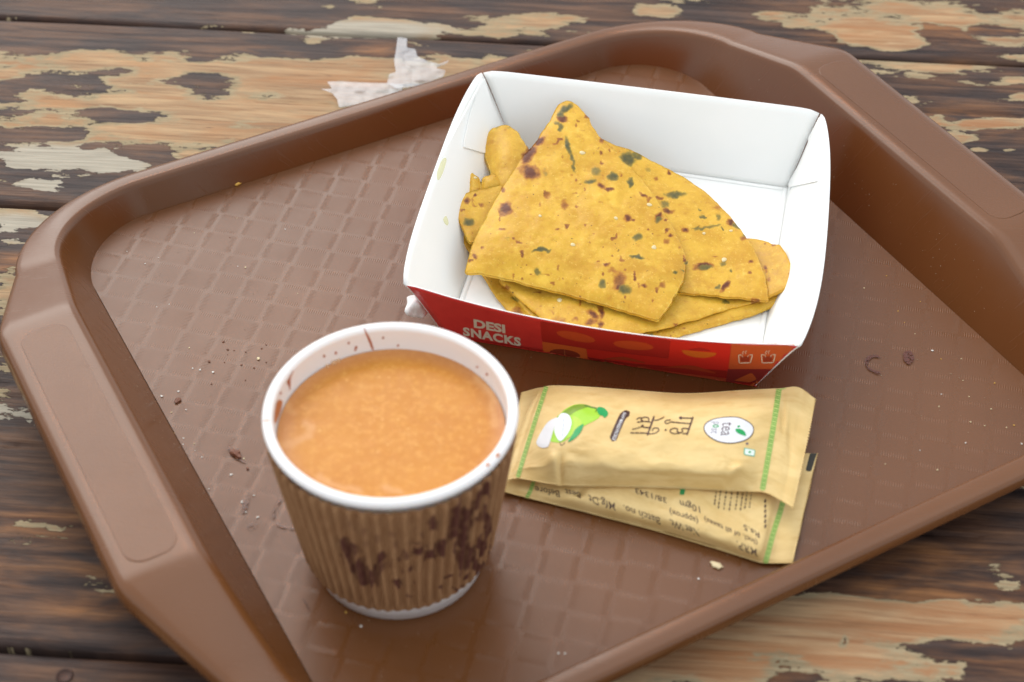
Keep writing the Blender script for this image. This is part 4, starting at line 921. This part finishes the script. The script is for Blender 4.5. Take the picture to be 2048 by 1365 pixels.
    v1 = [((a[0] + b_[0]) / 2, (a[1] + b_[1]) / 2, a[2] * .42 + b_[2] * .58) for a, b_ in zip(v0, v2)]
    t = sachet(r1, [v0, v1, v2, v3, v4, v5], us, vs, 33, creases=[(1121, 938, 6, 24, -.0024), (1104, 926, 12, 20, .0018), (1140, 930, 14, 14, .0008), (1478, 946, 11, 14, .0026), (1460, 966, 12, 9, -.0026), (1505, 960, 11, 16, -.0016), (1566, 830, 5, 30, -.0014), (1580, 880, 5, 40, -.0007)])
    pj = Proj(t)
    c1 = lambda l: [(1060 + x / 5.689, 780 + y / 5.689) for x, y in l]
    c2 = lambda l: [(1380 + x / 6.825, 760 + y / 6.825) for x, y in l]
    m = lambda n, *c: flat('ink_' + n, lin(*c), .4)
    BRN, WHT, GRN, LIME, DG, GREY = m('brown', 66, 40, 34), m('white', 222, 224, 228), m('green', 22, 156, 84), m('lime', 156, 206, 46), m('olive_green', 84, 118, 36), m('grey_type', 110, 96, 104)
    stitch_band(pj, [(1093, 774), (1074, 832), (1052, 902), (1036, 954)], 8.5, 44, 3)
    stitch_band(pj, [(1558, 779), (1549, 838), (1537, 910), (1525, 979)], 11, 46, 4)
    pj.poly('printed_mango', spline(c1([(335, 285), (400, 225), (500, 175), (600, 165), (700, 190), (770, 230), (800, 300), (750, 345), (620, 410), (560, 450), (430, 560), (350, 600), (270, 598), (230, 580), (250, 500), (290, 400), (300, 320)]), 3), LIME, .0001, 4)
    pj.poly('printed_mango_shade', spline(c1([(340, 290), (420, 225), (520, 175), (620, 170), (680, 188), (640, 205), (560, 232), (500, 262), (450, 300), (420, 270), (380, 275), (300, 330)]), 3), m('mango_shade', 118, 150, 40), .00013, 4)
    pj.poly('printed_mango_shade', spline(c1([(480, 300), (560, 330), (590, 400), (540, 450), (470, 520), (500, 400)]), 3), m('mango_turn', 176, 208, 66), .00013, 4)
    pj.polys('printed_mango_stem', [ribbon(c1([(620, 180), (690, 200), (760, 215)]), 3), ribbon(c1([(760, 220), (745, 260)]), 2)], DG, .00016, 3)
    pj.poly('printed_leaf', spline(c1([(770, 205), (830, 205), (880, 250), (885, 290), (845, 325), (830, 300), (790, 290), (765, 250)]), 3), GRN, .00018, 3)
    pj.poly('printed_leaf', spline(c1([(608, 392), (590, 460), (560, 510), (500, 565), (430, 598), (480, 520), (520, 450)]), 3), GRN, .00018, 3)
    pj.poly('printed_slice', spline(c1([(320, 320), (290, 400), (250, 530), (215, 640), (180, 660), (120, 658), (80, 620), (85, 570), (150, 450), (220, 360)]), 3), WHT, .00018, 4)
    pj.poly('printed_slice', spline(c1([(380, 270), (440, 290), (475, 370), (450, 470), (390, 555), (345, 590), (305, 545), (280, 460), (305, 360), (340, 290)]), 3), m('slice', 226, 232, 240), .00022, 4)
    pj.strokes('printed_slice_line', [(c1([(385, 330), (380, 430), (370, 540)]), 1.6)], m('slice_line', 168, 178, 190), .00026, 3)
    pj.strokes('printed_twig', [(c1([(340, 595), (355, 635), (400, 605)]), 1.3)], BRN, .00016, 3)
    pj.poly('printed_pill', ribbon(c1([(1108, 268), (1060, 300), (1020, 380), (980, 470), (945, 560)]), 14.5), BRN, .00012, 4)
    pj.text('printed_word', 'RAW MANGO', (1242.5, 843), (-.44, 1), (1, .40), 36, 6.6, WHT, .00018, bold=.01, step=4)
    pj.text('printed_word', 'PICKLE', (1231, 871.5), (-.36, 1), (1, .36), 22, 6.6, WHT, .00018, bold=.01, step=4)
    dv = [([(1855, 312), (1822, 410), (1785, 515)], 3.2), ([(1840, 326), (1770, 324), (1712, 322)], 2.4), ([(1725, 312), (1700, 322), (1725, 334)], 3.0), ([(1828, 388), (1720, 380), (1600, 368)], 2.2), ([(1600, 368), (1560, 388), (1536, 376), (1545, 354), (1600, 345)], 2.0),
          ([(1800, 448), (1755, 440), (1725, 452), (1738, 478), (1710, 492), (1672, 478), (1680, 452), (1650, 440), (1605, 452), (1592, 478), (1630, 500), (1700, 498)], 2.2), ([(1785, 500), (1735, 503)], 2.2), ([(1548, 456), (1538, 464)], 3.4),
          ([(1412, 305), (1375, 410), (1335, 520)], 3.2), ([(1385, 345), (1440, 350), (1490, 332), (1525, 312)], 2.0), ([(1378, 372), (1300, 362), (1215, 372)], 2.2), ([(1345, 366), (1352, 330), (1320, 314), (1280, 322), (1262, 345), (1290, 360)], 2.2), ([(1270, 322), (1240, 322), (1212, 340)], 2.0),
          ([(1368, 432), (1310, 432), (1268, 414), (1290, 404)], 2.6), ([(1275, 420), (1220, 440), (1162, 452)], 2.0), ([(1345, 497), (1245, 494), (1142, 492)], 2.3), ([(1348, 505), (1420, 497), (1466, 465), (1452, 438), (1405, 442), (1392, 470)], 2.1)]
    pj.strokes('printed_devanagari', [(c1(p), w) for p, w in dv], m('lettering', 70, 36, 26), .00014, 3)
    pj.poly('printed_logo_border', spline(c2([(185, 660), (215, 590), (320, 535), (480, 508), (640, 508), (750, 545), (840, 605), (872, 670), (850, 760), (770, 825), (650, 865), (520, 874), (380, 850), (270, 790), (205, 725)]), 4), BRN, .00010, 4)
    pj.poly('printed_logo_oval', spline(c2([(197, 660), (228, 598), (328, 545), (482, 520), (636, 520), (742, 556), (828, 612), (860, 672), (838, 752), (762, 815), (646, 853), (520, 862), (386, 839), (280, 782), (217, 722)]), 4), WHT, .00014, 4)
    pj.text('printed_word', 'tea', (1455.5, 859), (-.16, 1), (1, .03), 27, 25, GREY, .00018, step=4)
    pj.text('printed_word', 'p', (1435, 847.5), (-.16, 1), (1, .03), 5.4, 17, m('light_type', 150, 146, 160), .00018, step=4)
    pj.text('printed_word', 'o', (1434.5, 853.5), (-.16, 1), (1, .03), 6, 18, GRN, .00018, bold=.02, step=4)
    pj.text('printed_word', 'st', (1430.5, 863), (-.16, 1), (1, .03), 10.5, 17, m('light_type', 150, 146, 160), .00018, step=4)
    pj.polys('printed_leaf', [spline(c2([(615, 680), (650, 672), (700, 680), (745, 715), (762, 772), (700, 755), (640, 725)]), 4), ellipse(1477, 854, 3.4, 2.2, -20, 14)], GRN, .00019, 3)
    pj.polys('registered_mark', [ellipse(1494, 888, 3, 2.4, 0, 12)], GREY, .00014, 2)
    pj.poly('veg_mark', c2([(740, 930), (892, 958), (878, 1052), (730, 1025)]), m('veg_border', 96, 178, 150), .00010, 4)
    pj.poly('veg_mark_panel', c2([(752, 942), (880, 966), (868, 1040), (742, 1016)]), m('veg_white', 226, 240, 232), .00014, 4)
    pj.poly('veg_mark_dot', ellipse(1499, 905, 2.7, 2.2, 0, 14), GRN, .00018, 2)
build_sachets()

# ------------------------------------------------------------------ crumbs, smears, torn film
def build_bits():
    cm = [NT('crumb_pale', .6, lin(222, 206, 166)).m, NT('crumb_brown', .55, lin(112, 66, 44)).m, NT('crumb_gold', .6, lin(206, 160, 70)).m, NT('crumb_white', .5, lin(228, 226, 220)).m]
    meshes = []
    for k in range(6):
        bm = bmesh.new(); bmesh.ops.create_icosphere(bm, subdivisions=2, radius=1)
        for v in bm.verts: v.co *= .7 + .6 * random.random()
        me = bpy.data.meshes.new('crumb'); bm.to_mesh(me); bm.free(); meshes.append(me)
    def crumb(px, py, r, mi, sx=1, label=None, grp='crumbs scattered on the tray', z=ZF, rot=None):
        me = meshes[random.randrange(6)].copy(); me.materials.append(cm[mi]); o = bpy.data.objects.new('crumb', me); COL.objects.link(o)
        p = P(px, py, z + r * .4); o.location = p; r = r * .65 if label is None else r; o.scale = (r * sx, r, r * .6); o.rotation_euler = (0, 0, random.uniform(0, 6) if rot is None else rot)
        kind_ = ('pale', 'dark brown', 'golden', 'white')[mi]
        place = 'floor to the right of the snack box' if px > 1640 else 'floor below the cup and sachets' if py > 1120 else 'floor towards its back left corner' if py < 640 else 'floor left of the paper cup'
        tag(o, label or 'tiny %s crumb on the tray %s' % (kind_, place), 'crumb', grp)
    g = lambda x, y: (320 + x / 3.25, 640 + y / 3.25)
    crumb(1432, 1131, .0011, 0, 1.9, 'pale rice-sized crumb on the tray below the lower sachet', None, rot=-.5)
    crumb(355, 802, .0010, 1, 1.3, 'dark reddish crumb near the tray\'s left inner edge', None)
    crumb(472, 908, .0014, 1, 1.8, 'dark reddish flake on the tray left of the cup', None, rot=-.7)
    crumb(476, 366, .0012, 2, 1.3, 'golden crumb at the foot of the tray\'s back wall', None)
    for x, y, r, m in [(412, 143, 7, 1), (440, 192, 8, 1), (482, 198, 5, 1), (557, 208, 6, 1), (440, 226, 4, 1), (320, 272, 8, 1), (212, 315, 6, 3), (260, 325, 7, 3), (345, 340, 9, 3), (640, 252, 11, 0), (690, 275, 6, 1), (690, 162, 6, 1), (660, 186, 6, 1), (120, 465, 8, 3), (10, 496, 8, 3), (168, 585, 6, 3), (75, 602, 5, 0), (88, 740, 6, 2), (153, 770, 5, 3), (222, 806, 5, 0), (272, 893, 5, 3), (570, 968, 10, 1), (462, 1008, 9, 3), (545, 903, 6, 0), (535, 1185, 9, 3), (610, 1142, 6, 3), (635, 1283, 8, 3), (558, 1250, 7, 3), (318, 1100, 5, 3), (612, 312, 6, 1), (530, 292, 7, 1), (420, 276, 5, 1), (335, 418, 5, 1), (228, 850, 4, 3), (190, 182, 5, 0), (555, 392, 5, 1), (150, 810, 4, 3)]:
        crumb(*g(x, y), r * .000053 * 1.3, m, random.uniform(1, 1.5))
    h = lambda x, y: (1650 + x / 2.844, 480 + y / 2.844)
    for x, y, r, m in [(222, 274, 8, 0), (350, 205, 6, 2), (542, 352, 5, 2), (415, 405, 6, 2), (610, 630, 9, 3), (662, 878, 5, 3), (648, 948, 6, 0), (828, 1036, 7, 0), (965, 815, 6, 2), (945, 962, 6, 0), (1075, 1055, 7, 2), (1118, 1160, 7, 3), (800, 1155, 6, 3), (540, 1198, 5, 3), (908, 1058, 5, 0), (1033, 1068, 5, 0), (660, 678, 5, 2), (775, 676, 5, 0), (343, 1275, 5, 0), (640, 1308, 7, 0), (453, 470, 4, 2), (512, 535, 4, 0), (785, 800, 4, 0), (820, 892, 5, 0)]:
        crumb(*h(x, y), r * .00006, m, random.uniform(1, 1.4))
    k4 = lambda x, y: (200 + x / 3.792, 280 + y / 3.792)
    for x, y, r, m in [(1103, 967, 9, 0), (1045, 960, 6, 3), (1405, 678, 6, 3), (985, 741, 6, 1), (342, 940, 7, 3), (445, 894, 5, 3), (715, 706, 5, 0), (1037, 594, 5, 0), (205, 847, 5, 3), (1500, 1165, 5, 0), (525, 1247, 5, 3), (430, 1268, 5, 3)]:
        crumb(*k4(x, y), r * .000052, m, random.uniform(1, 1.3))
    crumb(722, 1253, .0006, 3); crumb(692, 1225, .0006, 2); crumb(1397, 1158, .0005, 3); crumb(1117, 1307, .0005, 3); crumb(1130, 1307, .0005, 3)
    # fine dust: far too many to count, one object
    V = []; F = []
    for k in range(760):
        if k < 620: x = random.uniform(TX0 + .01, TX1 - .01); y = random.uniform(TY0 + .01, TY1 - .01); w = tw(x, y, ZF + .0003)
        else: x = random.choice([TX0 - .004, TX1 + .006]) + random.uniform(-.004, .004); y = random.uniform(TY0 + .05, TY1 - .05); w = tw(x, y, ZF + .0016 + 1.9 * max(TX0 - x, x - TX1, 0))
        r = random.uniform(.00007, .00019) * (1.2 if random.random() > .85 else 1); b = len(V)
        for d in ((1, 0, 0), (-.5, .87, 0), (-.5, -.87, 0), (0, 0, 1.1)): V.append((w[0] + d[0] * r, w[1] + d[1] * r, w[2] + d[2] * r - .0001))
        F += [(b, b + 1, b + 3), (b + 1, b + 2, b + 3), (b + 2, b, b + 3)]
    o = mesh_obj('dust', V, F, NT('dust_specks', .7, lin(196, 180, 154)).m, smooth=False); tag(o, 'fine pale dust specks sprinkled over the brown tray', 'dust', kind='stuff')
    # dried sauce smears on the tray floor
    sm = NT('dried_sauce', .3, lin(92, 46, 34)); nz = sm.noise(sm.obj(), 900, 3, .6); sm.l(sm.ramp(nz, .30, .55), sm.b.inputs['Alpha']); 
    s2 = NT('thin_sauce_film', .28, lin(92, 52, 38)); nz = s2.noise(s2.obj(), 500, 3, .6); s2.l(s2.math('MULTIPLY', s2.ramp(nz, .38, .62), .75), s2.b.inputs['Alpha'])
    def smear(polys, label, mat):
        V = []; F = []
        for pl in polys:
            q, f, n = cdt(pl, 3.5); b = len(V); V += [tuple(P(x, y, ZF + .00052)) for x, y in q]; F += [[i + b for i in ff] for ff in f]
        o = mesh_obj('sauce_smear', V, F, mat, smooth=False); tag(o, label, 'smear', 'dried smears on the tray')
    smear([spline([h(*q) for q in [(445, 645), (475, 628), (502, 650), (505, 685), (480, 708), (452, 690)]], 4)], 'round dark brown spot dried on the tray floor right of the box', sm.m)
    smear([ribbon([h(*q) for q in [(320, 668), (275, 660), (242, 680), (240, 710), (262, 740), (310, 758)]], [2, 5, 9, 6, 4, 7])], 'curved dark brown streak dried on the tray floor right of the box', sm.m)
    smear([ribbon([g(*q) for q in [(445, 830), (470, 870), (520, 910), (560, 925)]], [7, 9, 4, 2]), ribbon([g(*q) for q in [(480, 880), (500, 845), (515, 830)]], [5, 3, 2])], 'branching brown smear on the tray floor left of the cup', s2.m)
    smear([spline([g(*q) for q in [(540, 1170), (575, 1140), (590, 1165), (565, 1225), (540, 1260), (530, 1220)]], 4), spline([g(*q) for q in [(555, 1350), (600, 1320), (640, 1330), (600, 1360)]], 4)], 'wet brown smear on the tray floor near its lower left wall', s2.m)
    smear([ribbon([(548, 1030), (556, 1050), (592, 1058)], [8, 4, 3]), ribbon([(560, 1000), (545, 1025)], [5, 3]), ribbon([(605, 1195), (618, 1220), (612, 1228)], [4, 3, 2])], 'thin reddish streaks on the tray floor beside the cup\'s sleeve', s2.m)
    # torn plastic film on the table behind the tray
    fm = NT('plastic_film', .35, lin(238, 240, 244), .6); fm.b.inputs['Alpha'].default_value = .24
    q_ = lambda l: [(600 + x / 6.4, 60 + y / 6.4) for x, y in l]
    def film(name, pts, hh, seed, label):
        q, f, n = cdt(q_(pts), 3.2)
        z = .0006 + hh * (np.abs(fbm(q[:, 0] / 40, q[:, 1] / 20, seed, 2) - .5) * .9 + .12 * np.abs(fbm(q[:, 0] / 14, q[:, 1] / 10, seed + 5, 2) - .5))
        o = mesh_obj(name, PA(q[:, 0], q[:, 1], z), f, fm.m); m_ = o.modifiers.new('thick', 'SOLIDIFY'); m_.thickness = .00012
        tag(o, label, 'plastic film', 'torn plastic film behind the tray')
    film('plastic_scrap', [(270, 760), (410, 755), (345, 665), (520, 660), (700, 672), (960, 682), (1180, 684), (1330, 700), (1300, 790), (900, 930), (500, 1000), (470, 880), (400, 810)], .0035, 3, 'flat torn piece of clear plastic film poking out behind the tray')
    film('plastic_scrap', [(1110, 690), (1140, 570), (1225, 540), (1200, 390), (1220, 310), (1250, 90), (1370, 110), (1370, 230), (1480, 250), (1500, 340), (1640, 400), (1780, 440), (1910, 385), (1880, 430), (1740, 490), (1860, 520), (1840, 600), (1500, 720), (1250, 760)], .006, 9, 'crumpled white plastic film with an upright strip behind the tray')
build_bits()
